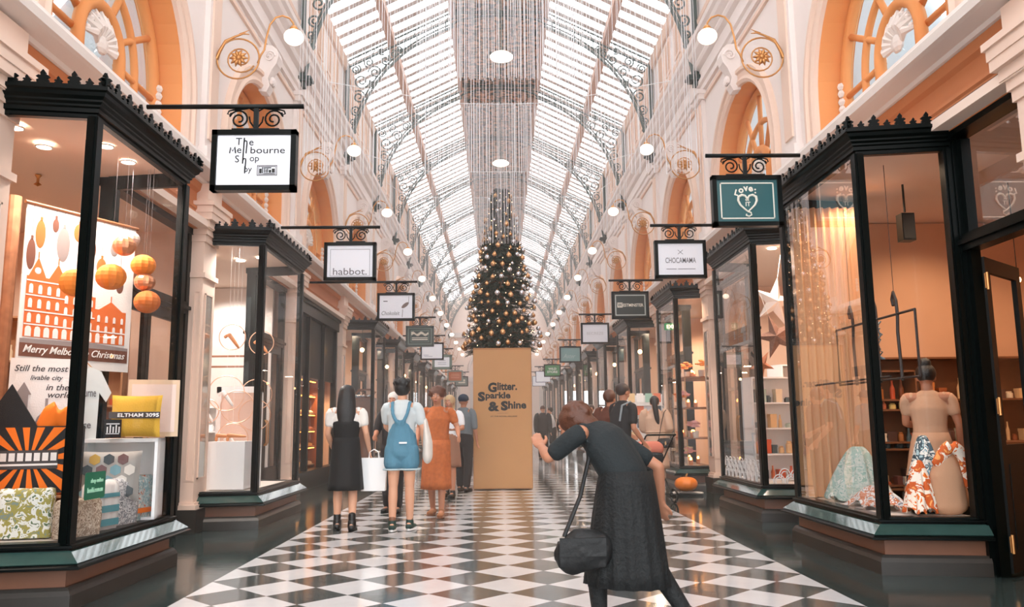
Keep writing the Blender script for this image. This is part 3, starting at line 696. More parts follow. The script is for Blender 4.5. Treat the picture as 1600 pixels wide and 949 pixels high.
sign(1, 20.26, 'white hanging sign with faint grey capitals, fourth on right', EMS, lambda t, z: letter(t,'BECREZE',0,z,width=.42,height=.07,m=mat('faint_grey', (196,194,198), .6)), xc=2.35, arm0=3.0)
sign(1, 26.5, 'pale teal hanging sign with script lettering, fifth on right', mat('pale_teal_enamel', (128,168,168), .3), lambda t, z: letter(t,'Aster',-.03,z-.05,width=.4,height=.13,m=mat('pale_script', (176,200,198), .5),shear=.3), xc=2.27, arm0=3.74)
def e6(t, z):
    letter(t,'WILD',0,z+.07,width=.34,height=.1,m=WHITE,bold=.03); letter(t,'STORE',0,z-.06,width=.44,height=.1,m=WHITE,bold=.03)
sign(1, 34.5, 'green hanging sign with two white words on the right', mat('leaf_green_enamel', (60,140,84), .4, emit=.1), e6, xc=2.2, arm0=3.74)
sign(1, 39.0, 'white hanging sign below the green sign', EMW, xc=2.05, arm0=3.7, fw=.02)
sign(1, 43.0, 'white hanging sign farthest down on the right', EMW, xc=2.05, arm0=3.7, fw=.02)
# ================================================================== WALL LAMPS
def wall_lamp(s):
    t = thing('scroll_wall_lamp', 'x', 'wall lamp', (s*WX, 9.9, 5.86), group='brass scroll lamps on the arcade piers')
    g = -s
    m = MB(); R = .27
    m.tube([(g*(.37+R*cos(a)), 0, R*sin(a)) for a in [2*pi*i/28 for i in range(28)]], .012, 6, closed=True)
    m.tube([(g*(.40+(.2-.16*i/30)*cos(-.5-i*.33)), 0, (.2-.16*i/30)*sin(-.5-i*.33)) for i in range(31)], .010, 6)
    m.tube([(g*x,0,z) for x, z in ((.05,0),(.10,.0),(.13,.1),(.2,.24),(.32,.3),(.42,.34),(.50,.33))], [.03,.025,.022,.018,.014,.012,.006], 6)
    for k in (-.06,0,.05): m.tube([(g*.38,0,.33),(g*(.45+k),0,.37+k*.4)], [.015,.003], 5)
    m.tube([(g*x,0,z) for x, z in ((.62,-.06),(.66,.05),(.70,.12),(.72,.28),(.76,.46),(.83,.56),(.92,.585),(1.01,.55),(1.06,.48),(1.07,.42))], .013, 6)
    m.build('scroll_arm', BRASS, t, True)
    f = MB()
    for k in range(10):
        a = 2*pi*k/10; f.tube([(g*.38, 0, 0),(g*(.38+.06*cos(a)), -.03, .06*sin(a)),(g*(.38+.12*cos(a)), -.01, .12*sin(a))], [.012,.03,.004], 5)
    f.ball((g*.38,-.02,0), .04, 8, 6); f.build('rosette', BRASS, t, True)
    MB().lathe([(.0,0),(.10,.0),(.10,.02),(.05,.045),(.035,.07),(.0,.07)], 14, (0,0,0), RY(g*pi/2).to_3x3()).build('wall_plate', BRASS, t, True)
    MB().lathe([(.0,.05),(.04,.045),(.06,.0),(.045,-.01),(.0,-.01)], 12, (g*1.07,0,.39)).build('lamp_cap', BRASS, t, True)
    gl = MB().ball((g*1.07,0,.29), (.125,.125,.10), 18, 12).build('lamp_globe', LAMPG, t, True)
    return t
for s in (-1, 1):
    l0 = wall_lamp(s); tr = [(c, kids(c)) for c in kids(l0)]
    nm = 'left' if s < 0 else 'right'
    l0['label'] = 'brass scroll wall lamp with lit white globe, nearest on the %s wall' % nm
    for k, y in enumerate(PY[4:]):
        nth = ['second','third','fourth','fifth','sixth','seventh','eighth','ninth','tenth','eleventh','twelfth'][k]
        dup(l0, (s*WX, y, 5.86), 0, 'brass scroll wall lamp with lit white globe, %s along the %s wall' % (nth, nm), None, tr)
# pendant lamps on the centre line
def pendant():
    t = thing('pendant_lamp', 'large white saucer pendant lamp hanging high, nearer of two', 'pendant lamp', (0, 10.3, 6.05), group='saucer pendants on the centre line')
    MB().lathe([(.0,-.03),(.10,-.025),(.15,0),(.155,.02),(.12,.05),(.05,.07),(.0,.075)], 24).build('lamp_shade', LAMPG, t, True)
    MB().tube([(0,0,.07),(0,0,5.24)], .006, 6).build('suspension_rod', IRONG, t)
    return t
p0 = pendant(); dup(p0, (0, 14.8, 6.05), 0, 'smaller looking white saucer pendant lamp right above the Christmas tree')
dup(p0, (0, 23.5, 6.05), 0, 'white saucer pendant lamp far behind the Christmas tree')
# ================================================================== ROOF TRUSSES
def truss():
    t = thing('roof_truss', 'x', 'roof truss', (0, 14.3, 7.40), group='iron roof trusses')
    Z = 7.40
    def zr(x): return EZ + (RZ_-EZ)*(EV-abs(x))/(EV-RX_) - Z
    for s in (-1, 1):
        m = MB()
        m.box(*sorted((s*3.62, s*3.70)), -.06, .06, .1, 2.45); m.box(*sorted((s*3.45, s*3.49)), -.05, .05, .3, 1.0) if False else None
        m.build('post', IRON, t)
        m = MB(); m.box(*sorted((s*3.46, s*3.74)), -.14, .14, .09, .14); m.box(*sorted((s*3.50, s*3.74)), -.12, .12, .05, .09); m.box(*sorted((s*3.58, s*3.74)), -.07, .07, -.04, .05)
        m.build('corbel', IRON, t)
        # principal rafter with open web
        m = MB()
        for dz in (-.03, -.21): m.tube([(s*3.66,0,zr(3.66)+dz),(s*1.1,0,zr(1.1)+dz)], .028, 4)
        for i in range(12):
            x = 3.6-2.4*i/12; m.tube([(s*x,0,zr(x)-.03),(s*(x-.1),0,zr(x-.1)-.21),(s*(x-.2),0,zr(x-.2)-.03)], .010, 4)
        m.build('rafter', IRONG, t)
        # arched lower chord
        P0, P1, P2, P3 = Vector((s*3.60,0,.15)), Vector((s*3.35,0,1.7)), Vector((s*2.75,0,2.75)), Vector((s*1.1,0,zr(1.1)-.42))
        bz = [P0*(1-u)**3+P1*3*u*(1-u)**2+P2*3*u*u*(1-u)+P3*u**3 for u in [i/24 for i in range(25)]]
        m = MB().tube(bz, .034, 5); m.tube([p+Vector((s*.05,0,.06)) for p in bz], .024, 4)
        for i in range(14, 24, 1): m.tube([bz[i], (bz[i].x, 0, zr(bz[i].x)-.21)], .010, 4)
        m.build('arched_chord', IRONG, t)
        # scroll-work spandrel
        m = MB()
        def sp(cx, cz, r, a0, turns, rr=.02):
            n = int(12*turns)+2
            m.tube([(s*(cx+r*(1-.8*i/n)*cos(a0+2*pi*turns*i/n)), 0, cz+r*(1-.8*i/n)*sin(a0+2*pi*turns*i/n)) for i in range(n+1)], rr, 4)
        for cx, cz, r, a0 in ((3.5,.75,.08,0),(3.5,1.0,.1,2),(3.45,1.28,.13,4),(3.38,1.62,.17,1),(3.32,2.02,.2,3),(3.0,2.25,.17,0),(3.46,2.32,.12,2),(3.15,2.5,.13,5),(2.75,2.55,.14,2),(2.55,2.72,.1,1),(2.85,2.78,.09,4),(3.05,1.95,.09,3),(2.42,2.85,.08,3)):
            sp(cx, cz, r, a0, 1.6)
        m.build('scrollwork', IRON if False else IRONG, t)
    m = MB(); m.tube([(1.15*cos(pi*i/16), 0, zr(1.1)-.42+.28*sin(pi*i/16)) for i in range(17)], .03, 5); m.box(-1.15,1.15,-.03,.03,zr(1.15)-.06,zr(1.15)-.0)
    for i in range(9): x = -1+.25*i; m.tube([(x,0,zr(1.1)-.42+.28*sin(math.acos(max(-1,min(1,x/1.15))))),(x,0,zr(1.15))], .012, 4)
    m.build('crown_arch', IRON, t)
    return t
t0 = truss(); tr = [(c, kids(c)) for c in kids(t0)]
t0['label'] = 'grey iron roof truss with scrollwork, nearest one in view'
nth = ['second','third','fourth','fifth','sixth','seventh','eighth','ninth','tenth']
for k, y in enumerate(PY[5:]): dup(t0, (0, y, 7.4), 0, 'grey iron roof truss with scrollwork, %s from the front' % nth[min(k, 8)], None, tr)
dup(t0, (0, 9.9, 7.4), 0, 'grey iron roof truss at the very top edge of the photo', None, tr)
# ================================================================== SILVER STRAND CURTAINS
STRAND = mat('silver_tinsel', (226,226,228), .4, metal=.0)
def curtain(y, x0, x1, zt, zb, step, label, r=.0055, wob=.02, wire=True):
    t = thing('tinsel_curtain', label, 'curtain', (0, y, zb))
    m = MB(); x = x0
    while x < x1:
        yy = random.uniform(-wob, wob)*3; rr = r*random.uniform(.6, 1.4); dz = random.uniform(0, .05)
        xx = x+random.uniform(-.3, .3)*step
        n = 3; vs = []
        for z in (dz, zt-zb): vs += [(xx+rr*cos(2*pi*k/n), yy+rr*sin(2*pi*k/n), z) for k in range(n)]
        m.add(vs, [(k, (k+1)%n, n+(k+1)%n, n+k) for k in range(n)])
        x += step
    o = m.build('strands', STRAND, t, recalc=False); o['kind'] = 'stuff'
    if wire:
        a = -3.74-x0; 
        pts = [(-3.7,0,zt-zb+.5)]+[(x0+(x1-x0)*i/10, 0, zt-zb-.02*sin(pi*i/10)) for i in range(11)]+[(3.7,0,zt-zb+.5)]
        MB().tube(pts, .008, 5).build('wire', STRAND, t)
    return t
curtain(11.6, -1.25, 1.25, 10.3, 6.3, .028, 'dense silver tinsel curtain in front of the ridge, nearest', wire=False)
curtain(12.6, -3.25, 3.25, 9.6, 5.15, .052, 'wide sparse silver tinsel curtain crossing in front of the trusses')
curtain(16.0, -1.0, 1.0, 7.75, 4.75, .034, 'dense silver tinsel curtain ending over the Christmas tree')
curtain(16.15, -2.6, 2.6, 7.75, 5.0, .07, 'sparse silver tinsel curtain beside the treetop', wire=False)
curtain(21.2, -1.9, 1.9, 7.95, 5.6, .06, 'silver tinsel curtain behind the top of the tree')
curtain(26.0, -3.0, 3.0, 8.6, 5.0, .07, 'pale silver tinsel curtain farthest down the hall')
# ================================================================== CHRISTMAS TREE ON ITS PLINTH BOX
CARD = mat('kraft_board', (196,146,96), .7, vary=.04, vscale=3)
t = thing('tree_plinth_box', 'tall kraft coloured box under the tree reading Glitter. Sparkle & Shine', 'plinth', (.0, 15.95, 0))
m = MB().box(-.545, .545, -.55, .55, .02, 2.62); m.build('box_body', CARD, t)
m = MB()
for x in (-.545, .545):
    m.box(x-.006, x+.006, -.556, -.548, .02, 2.62)
m.box(-.55, .55, -.556, -.548, 2.60, 2.63); m.box(-.55,.55,-.556,-.548,.015,.03); m.build('edge_trim', mat('kraft_edge', (176,124,78), .7), t)
BLK = TEXTB
def bl(s, x, z, w_, h_, bold=.035, sh=0): put(text_mb(s, 1, bold, w_, h_, .002, 'CENTER', sh), T(x, -.553, z)).build('lettering', BLK, t)
bl('G', -.19, 1.885, .165, .185, .05); bl('litter.', .09, 1.905, .37, .15, .035)
bl('S', -.395, 1.715, .135, .18, .06); bl('parkle', -.085, 1.72, .47, .16, .035)
bl('&', -.165, 1.53, .21, .18, .05); bl('S', .035, 1.54, .135, .18, .06); bl('hine', .275, 1.555, .34, .145, .035)
m = MB().box(-.10, .10, -.554, -.551, 1.40, 1.404); m.build('divider_line', BRONZE, t)
bl('AT THE ROYAL ARCADE', .02, 1.345, .5, .024, .0)
FIR = mat('fir_needles', (20,44,34), .6, vary=.5, vscale=6); FIR2 = mat('fir_needles_light', (36,66,50), .6)
TC = (0, 16.35)
t = thing('christmas_tree', 'tall dark green decorated Christmas tree standing on the kraft box', 'Christmas tree', (TC[0], TC[1], 2.55))
TZ0, TZ1 = 2.62, 6.0
MB().tube([(0,0,.05),(0,0,3.4)], [.07,.015], 8).build('trunk', WOOD, t)
def trad(z):  # outline radius against height
    P = [(2.5,.84),(2.72,.80),(2.95,.73),(3.28,.67),(3.67,.62),(4.18,.54),(4.57,.46),(4.89,.37),(5.34,.31),(5.80,.22),(6.0,.12),(6.2,.04)]
    for (z0, r0), (z1, r1) in zip(P[:-1], P[1:]):
        if z <= z1: return max(.03, (r0+(r1-r0)*(z-z0)/(z1-z0)))*(1+.05*sin(z*11))
    return .04
def needles(m, a, b, n, ln, rng):
    a = Vector(a); b = Vector(b); d = (b-a); L = d.length; d.normalize()
    o = d.orthogonal().normalized(); o2 = d.cross(o)
    for i in range(n):
        u = (i+rng.random())/n; p = a.lerp(b, u); an = rng.uniform(0, 2*pi)
        side = (o*cos(an)+o2*sin(an)); tip = p + (side*.8+d*.75).normalized()*ln*(1.05-.35*u)
        w_ = d.cross(side)*.0085
        m.mi = 0 if rng.random() < .75 else 1
        m.add([p-w_, p+w_, tip], [(0,1,2)])
rng = random.Random(3); m = MB(); st = MB(); tips = []
for i in range(980):
    u = rng.random()**1.1; z = TZ0+.05+u*(TZ1-TZ0-.1); an = rng.uniform(0, 2*pi); R = trad(z)*rng.uniform(.72, 1.08)
    a = (R*.25*cos(an), R*.25*sin(an), z-2.55+R*.10+.03); drop = -.12*R+rng.uniform(-.05,.06)
    b = (R*cos(an), R*sin(an), z-2.55+drop)
    needles(m, a, b, 38, .08, rng); st.tube([a, b], [.008,.003], 3)
    for sg in (-1, 1):
        mid = Vector(a).lerp(Vector(b), .55); q = mid + Vector((cos(an+sg*.7), sin(an+sg*.7), -.1))*R*.34
        needles(m, mid, q, 18, .065, rng)
    tips.append((an, z, R))
for i in range(14): # leader
    an = i*2.4; z = 3.2+.015*i; needles(m, (0,0,z), (.12*cos(an), .12*sin(an), z+.08), 20, .06, rng)
m.build('foliage', [FIR, FIR2], t, recalc=False); st.build('branches', WOOD, t)
# baubles: each one its own object
def bauble(name, label, material, grp):
    t = thing(name, label, 'bauble', (0,0,0), 0, grp)
    MB().ball((0,0,0), .042, 14, 10).build('ball', material, t, True)
    MB().lathe([(.0,.038),(.012,.038),(.012,.052),(.0,.052)], 8).tube([(0,0,.05),(.006,0,.062),(0,0,.07)], .002, 4).build('cap', BRASS, t)
    return t
bg = bauble('gold_bauble', 'shiny gold bauble hanging on the Christmas tree', GOLD, 'gold baubles on the Christmas tree')
bs = bauble('silver_bauble', 'shiny silver bauble hanging on the Christmas tree', SILVER, 'silver baubles on the Christmas tree')
trg = [(c, []) for c in kids(bg)]; trs = [(c, []) for c in kids(bs)]
pts = []; n = 0; k = 0; rng = random.Random(11)
while n < 135 and k < 6000:
    k += 1
    u = rng.random()**1.2; z = TZ0+.1+u*(TZ1-TZ0-.25); an = rng.uniform(pi*.95, pi*2.05); R = trad(z)*rng.uniform(.97, 1.06)
    p = Vector((TC[0]+R*cos(an), TC[1]+R*sin(an), z))
    if any((p-q).length < .165 for q in pts): continue
    pts.append(p); g = rng.random() < .56; sc = rng.choice((.8, 1, 1.1, 1.1, 1.2, 1.3))
    src, trr = (bg, trg) if g else (bs, trs)
    if g and not getattr(bauble, 'g', 0): bauble.g = 1; o = bg; o.location = p
    elif not g and not getattr(bauble, 's', 0): bauble.s = 1; o = bs; o.location = p
    else: o = dup(src, p, 0, None, None, trr)
    zone = ['low','in the lower half','at mid height','in the upper half','near the top'][min(4, int((z-TZ0)/(TZ1-TZ0)*5))]; sd_ = 'left' if cos(an) < -.35 else ('right' if cos(an) > .35 else 'front'); sz_ = 'small' if sc < 1 else ('large' if sc > 1.15 else 'medium')
    o['label'] = '%s %s bauble hanging %s on the %s side of the Christmas tree' % (sz_, 'gold' if g else 'silver', zone, sd_)
    o.scale = (sc, sc, sc); n += 1
# fairy lights
FB = mat('fairy_light_glow', (255,210,160), .3, emit=6, ecol=(255,204,156))
t = thing('fairy_lights', 'string of tiny warm fairy lights wound round the Christmas tree', 'fairy lights', (TC[0], TC[1], 2.62))
wire = []; bb = MB()
for i in range(700):
    u = i/700; z = TZ0+.06+u*(TZ1-TZ0-.12); an = i*.22; R = trad(z)*.93
    wire.append((R*cos(an), R*sin(an), z-2.62))
    if i % 3 == 0:
        j = rng.uniform(.96, 1.06); bb.ball((R*j*cos(an), R*j*sin(an), z-2.62+rng.uniform(-.05,.05)), 0.0085, 5, 4)
MB().tube(wire, .002, 3).build('wire', BLACK, t)
o = bb.build('bulbs', FB, t); o['kind'] = 'stuff'
# ================================================================== PEOPLE
SKIN = mat('light_skin', (214,160,130), .55, vary=.05); SKINT = mat('tan_skin', (176,120,92), .55); SKIND = mat('brown_skin', (140,92,70), .55)
HAIRB = mat('black_hair', (22,20,20), .45, bump=(90,.3)); HAIRR = mat('brown_hair', (84,46,28), .5, bump=(90,.3)); HAIRD = mat('dark_brown_hair', (46,30,24), .5, bump=(90,.3)); HAIRG = mat('blond_hair', (190,160,120), .5, bump=(90,.3))
def capsule(m, pts, rad, n=12, ry=None):
    # smooth closed tube through pts with end domes; rad: list of radii or (rx, ry) pairs
    P = [Vector(p) for p in pts]
    R = [(r if isinstance(r, tuple) else (r, r)) for r in rad]
    out = []; rr = []
    N = 4
    for i in range(len(P)-1):
        for j in range(N):
            u = j/N; uu = u*u*(3-2*u) if False else u
            p0 = P[max(i-1,0)]; p1 = P[i]; p2 = P[i+1]; p3 = P[min(i+2,len(P)-1)]
            out.append(.5*((2*p1)+(p2-p0)*u+(2*p0-5*p1+4*p2-p3)*u*u+(3*p1-p0-3*p2+p3)*u*u*u)); rr.append((R[i][0]*(1-u)+R[i+1][0]*u, R[i][1]*(1-u)+R[i+1][1]*u))
    out.append(P[-1]); rr.append(R[-1])
    d0 = (out[0]-out[1]).normalized(); d1 = (out[-1]-out[-2]).normalized()
    a = []; ra = []
    for f, g in ((1,.05),(.92,.4),(.7,.71),(.38,.92)): a.append(out[0]+d0*rr[0][1]*f*.9); ra.append((rr[0][0]*g, rr[0][1]*g))
    b = []; rb = []
    for f, g in ((.38,.92),(.7,.71),(.92,.4),(1,.05)): b.append(out[-1]+d1*rr[-1][1]*f*.9); rb.append((rr[-1][0]*g, rr[-1][1]*g))
    out = a+out+b; rr = ra+rr+rb
    return out, rr
def limb(m, pts, rad, n=12, side=Vector((1,0,0))):
    out, rr = capsule(m, pts, rad)
    vs = []; fs = []; N = len(out)
    for i, p in enumerate(out):
        t = (out[min(i+1,N-1)]-out[max(i-1,0)]).normalized()
        sx = side - t*side.dot(t)
        if sx.length < .05: sx = Vector((0,1,0)) - t*t.y
        sx.normalize(); sy = t.cross(sx)
        vs += [p+sx*rr[i][0]*cos(2*pi*k/n)+sy*rr[i][1]*sin(2*pi*k/n) for k in range(n)]
    for i in range(N-1):
        for k in range(n): fs.append((i*n+k, i*n+(k+1)%n, (i+1)*n+(k+1)%n, (i+1)*n+k))
    fs += [tuple(reversed(range(n))), tuple((N-1)*n+k for k in range(n))]
    return m.add(vs, fs)
def fuse(o, vox=.009, smooth=3):
    r = o.modifiers.new('join', 'REMESH'); r.mode = 'VOXEL'; r.voxel_size = vox; r.use_smooth_shade = True
    if smooth:
        s_ = o.modifiers.new('soften', 'SMOOTH'); s_.iterations = smooth; s_.factor = .5
    return o
def hand(m, wrist, elbow, side, curl=.5, size=1.0):
    wrist = Vector(wrist); d = (wrist-Vector(elbow)).normalized()
    side = Vector(side); side = (side-d*side.dot(d)).normalized(); nrm = d.cross(side).normalized()
    s_ = size; palm_c = wrist+d*.045*s_
    limb(m, [wrist-d*.01, wrist+d*.03*s_, wrist+d*.075*s_], [(.026*s_,.02*s_),(.036*s_,.017*s_),(.038*s_,.014*s_)], 10, side)
    for i, (o_, L) in enumerate(((-.029,.062),(-.010,.072),(.010,.067),(.028,.052))):
        p = wrist+d*.078*s_+side*o_*s_; a1 = curl*.5; a2 = curl*1.2
        q = p+(d*cos(a1)+nrm*sin(a1))*L*.5*s_; r = q+(d*cos(a2)+nrm*sin(a2))*L*.5*s_
        limb(m, [p-d*.012, p, q, r], [.0095*s_,.0095*s_,.0088*s_,.0072*s_], 8)
    p = wrist+d*.028*s_-side*.03*s_; q = p-side*.022*s_+d*.03*s_+nrm*.012*s_; r = q+d*.03*s_+nrm*.01*s_-side*.003
    limb(m, [p, q, r], [.013*s_,.011*s_,.009*s_], 8)
def head(m, c, fwd, up, s_=1.0):
    c = Vector(c); f = Vector(fwd).normalized(); u = Vector(up); u = (u-f*u.dot(f)).normalized(); r = f.cross(u)
    M = Matrix((r, f, u)).transposed()
    def B(p, q): m.ball(c+M@Vector(p)*s_, tuple(x*s_ for x in q), 14, 10, M)
    B((0,-.012,.02), (.075,.092,.092)); B((0,.018,-.03), (.058,.068,.075)); B((0,.04,-.078), (.032,.034,.026))
    limb(m, [c+M@Vector((0,.082,.015))*s_, c+M@Vector((0,.102,-.022))*s_], [.009*s_,.014*s_], 8)
    for sg in (-1, 1):
        B((sg*.076,-.008,-.01), (.010,.02,.032)); B((sg*.03,.072,.018), (.018,.014,.010)); B((sg*.036,.062,-.02), (.024,.02,.02))
        B((sg*.014,.084,-.055), (.016,.008,.006))
    B((0,.075,.034), (.05,.014,.010))
    return M
def eyes(t, c, M, s_, hair):
    b = MB()
    for sg in (-1, 1):
        b.mi = 0; b.ball(Vector(c)+M@Vector((sg*.03,.083,.012))*s_, (.010*s_,.006*s_,.005*s_), 8, 6, M)
        b.mi = 1; b.ball(Vector(c)+M@Vector((sg*.03,.0895,.012))*s_, (.004*s_,.003*s_,.0045*s_), 8, 6, M); b.ball(Vector(c)+M@Vector((sg*.03,.088,.034))*s_, (.017*s_,.005*s_,.0035*s_), 8, 5, M)
    b.build('eyes', [WHITE, HAIRB], t, True)
    b = MB().ball(Vector(c)+M@Vector((0,.09,-.055))*s_, (.02*s_,.006*s_,.007*s_), 8, 6, M); b.build('lips', mat('lip_skin', (170,90,84), .5), t, True)
def person(label, loc, rz, J, skin=SKIN, vox=.010, sc=1.0, face=True, head_fwd=(0,1,0), head_up=(0,0,1), curls=(.5,.5), bare_feet=False, hand_side=(0,1,0), group=None):
    """J: joints in metres, facing +Y, x right"""
    t = thing('person', label, 'person', loc, rz, group); t.scale = (sc,)*3
    m = MB(); v = {k: Vector(p) for k, p in J.items()}
    limb(m, [v['pelvis'], v['waist'], v['chest'], v['neck']-Vector((0,0,.05))], [(.155,.105),(.125,.09),(.15,.10),(.10,.07)], 16)
    limb(m, [v['neck']-Vector((0,0,.04)), v['neck']+(v['head']-v['neck'])*.6], [.055,.05], 12)
    for s_ in 'LR':
        sg = -1 if s_ == 'L' else 1
        limb(m, [v['neck']-Vector((0,0,.05)), v['sh'+s_]], [.05,.052], 12)
        limb(m, [v['sh'+s_], v['sh'+s_].lerp(v['el'+s_], .4), v['el'+s_]], [.05,.044,.034], 12)
        limb(m, [v['el'+s_], v['el'+s_].lerp(v['wr'+s_], .3), v['wr'+s_]], [.035,.037,.023], 12)
        hand(m, v['wr'+s_], v['el'+s_], hand_side, curls[0 if s_ == 'L' else 1])
        hp = v['hip'+s_]; limb(m, [hp, hp.lerp(v['kn'+s_], .35), v['kn'+s_]], [.088,.078,.052], 14)
        limb(m, [v['kn'+s_], v['kn'+s_].lerp(v['an'+s_], .32), v['an'+s_]], [.052,.054,.034], 12)
        f = Vector(J.get('toe'+s_, v['an'+s_]+Vector((0,.16,-.05)))); a = v['an'+s_]
        limb(m, [a+(a-f).normalized()*.04+Vector((0,0,-.035)), a.lerp(f, .5)+Vector((0,0,-.01)), f], [.032,.036,.026], 10)
    M = head(m, v['head'], head_fwd, head_up)
    b = m.build('body', skin, t); fuse(b, vox)
    if face: eyes(t, v['head'], M, 1.0, HAIRB)
    t['_'] = 0; del t['_']
    return t, v, M
def garment(t, name, material, parts, vox=.011, smooth=3):
    m = MB()
    for p in parts: limb(m, p[0], p[1], p[2] if len(p) > 2 else 16)
    return fuse(m.build(name, material, t), vox, smooth)
def skirt(t, name, material, top, bot, rt, rb, n=36, folds=9, amp=.05, th=.006):
    """open tube skirt from top centre to bottom centre with folds"""
    m = MB(); top = Vector(top); bot = Vector(bot); K = 8; vs = []; fs = []
    for lay in (0, 1):
        for i in range(K+1):
            u = i/K; c = top.lerp(bot, u)
            for k in range(n):
                a = 2*pi*k/n; w_ = 1+amp*u*sin(a*folds)+amp*.4*u*sin(a*3+1)
                rx = (rt[0]+(rb[0]-rt[0])*u**.8)*w_-lay*th; ry = (rt[1]+(rb[1]-rt[1])*u**.8)*w_-lay*th
                vs.append((c.x+rx*cos(a), c.y+ry*sin(a), c.z))
    q = (K+1)*n
    for lay in (0, 1):
        for i in range(K):
            for k in range(n):
                f = (lay*q+i*n+k, lay*q+i*n+(k+1)%n, lay*q+(i+1)*n+(k+1)%n, lay*q+(i+1)*n+k); fs.append(f if lay else tuple(reversed(f)))
    for i in (0, K):
        for k in range(n): fs.append((i*n+k, i*n+(k+1)%n, q+i*n+(k+1)%n, q+i*n+k))
    m.add(vs, fs); return m.build(name, material, t, True)
def shoe(t, an, toe, material, sole=WHITE, name='shoe', h=.07, ankle=.045):
    an = Vector(an); toe = Vector(toe); d = Vector((toe.x-an.x, toe.y-an.y, 0)).normalized(); m = MB()
    base = Vector((an.x, an.y, toe.z))
    limb(m, [base-d*.045+Vector((0,0,.012)), base+d*.05+Vector((0,0,.012)), base+d*.155+Vector((0,0,.004))], [(.040,.036),(.044,.036),(.042,.026)], 14, Vector((d.y,-d.x,0)))
    limb(m, [base+Vector((0,0,.0)), an+Vector((0,0,.02))], [ankle,ankle], 12)
    o = fuse(m.build(name, material, t), .009, 2)
    s_ = MB(); n = 20; vs = []
    for z in (-.030, -.008):
        for k in range(n):
            a = 2*pi*k/n; p = base+d*(.06+.135*cos(a))+Vector((d.y,-d.x,0))*(.049*sin(a)*(1+.1*cos(a))); vs.append((p.x,p.y,base.z+z))
    s_.add(vs, [tuple(reversed(range(n))), tuple(range(n,2*n))]+[(k,(k+1)%n,n+(k+1)%n,n+k) for k in range(n)])
    s_.build('sole', sole, o)
    return o
def stand(h=1.0, stride=0, armL=None, armR=None, lean=0, bend=0):
    J = dict(pelvis=(0,0,.93), waist=(0,lean*.25,1.08), chest=(0,lean*.6,1.27), neck=(0,lean,1.43), head=(0,lean+.015,1.575),
             shL=(-.175,lean*.95,1.38), shR=(.175,lean*.95,1.38), elL=(-.225,lean*.6-.02,1.12), elR=(.225,lean*.6-.02,1.12), wrL=(-.235,lean*.3+.06,.88), wrR=(.235,lean*.3+.06,.88),
             hipL=(-.085,0,.90), hipR=(.085,0,.90), knL=(-.09,.02+stride*.10,.49), knR=(.09,.02-stride*.04,.49), anL=(-.09,stride*.16,.085), anR=(.09,-stride*.18,.085))
    for s_ in 'LR':
        a = J['an'+s_]; J['toe'+s_] = (a[0]*1.15, a[1]+.15, .035)
    if armL: J['elL'], J['wrL'] = armL
    if armR: J['elR'], J['wrR'] = armR
    return J
# 1 woman in black pinafore, back to camera ------------------------------
J = stand(stride=.35, armR=((.235,-.03,1.13),(.27,.10,.92)), armL=((-.22,.02,1.13),(-.17,.16,.95)))
t, v, M = person('woman seen from behind in black pinafore dress and white sleeves, long black hair', (-1.86, 9.7, 0), radians(6), J, SKIN, face=False, sc=.985)
garment(t, 'blouse', mat('white_blouse', (226,220,214), .8, bump=(60,.3)), [([(0,0,1.15),(0,0,1.30),(0,0,1.385)], [(.155,.105),(.165,.11),(.11,.08)]), ([v['neck']-Vector((0,0,.06)),v['shL'],v['shL'].lerp(v['elL'],.55)], [.055,.058,.055]), ([v['neck']-Vector((0,0,.06)),v['shR'],v['shR'].lerp(v['elR'],.55)], [.055,.058,.055])])
garment(t, 'pinafore_top', mat('black_pinafore', (15,16,17), .8), [([(0,0,.95),(0,0,1.10),(0,-.0,1.24)], [(.165,.125),(.150,.11),(.168,.12)])])
skirt(t, 'pinafore_skirt', MATS['black_pinafore'], (0,0,1.08), (0,.0,.47), (.155,.115), (.205,.18))
mm = MB(); limb(mm, [v['head']+Vector((0,-.02,.045)), v['head']+Vector((0,-.05,-.05)), v['head']+Vector((0,-.085,-.20)), v['head']+Vector((0,-.09,-.38))], [(.094,.095),(.108,.078),(.115,.05),(.085,.03)], 16)
mm.ball(v['head']+Vector((0,-.01,.03)), (.088,.103,.098), 14, 10); fuse(mm.build('long_hair', HAIRB, t), .010, 2)
BOOT = mat('black_boot_leather', (10,10,11), .4)
for s_ in 'LR': shoe(t, v['an'+s_], v['toe'+s_], BOOT, BLACK, 'ankle_boot', ankle=.05)
garment(t, 'sock', BOOT, [([v['anR'], v['anR']+Vector((0,0,.10))], [.042,.044])]); garment(t, 'sock', BOOT, [([v['anL'], v['anL']+Vector((0,0,.10))], [.042,.044])])
# her carrier bag
t = thing('carrier_bag', 'white paper carrier bag held between the two nearest women', 'bag', (-1.55, 9.83, .44))
m = MB(); m.add([(-.14,-.06,0),(.14,-.06,0),(.14,.06,0),(-.14,.06,0),(-.155,-.03,.38),(.155,-.03,.38),(.155,.03,.38),(-.155,.03,.38)], [(0,3,2,1),(0,1,5,4),(1,2,6,5),(2,3,7,6),(3,0,4,7),(4,5,6,7)]); m.build('bag_body', WHITE, t)
for y in (-.02,.02): MB().tube([(-.06,y,.37),(-.05,y,.45),(0,y,.48),(.05,y,.45),(.06,y,.37)], .005, 6).build('handle', WHITE, t)
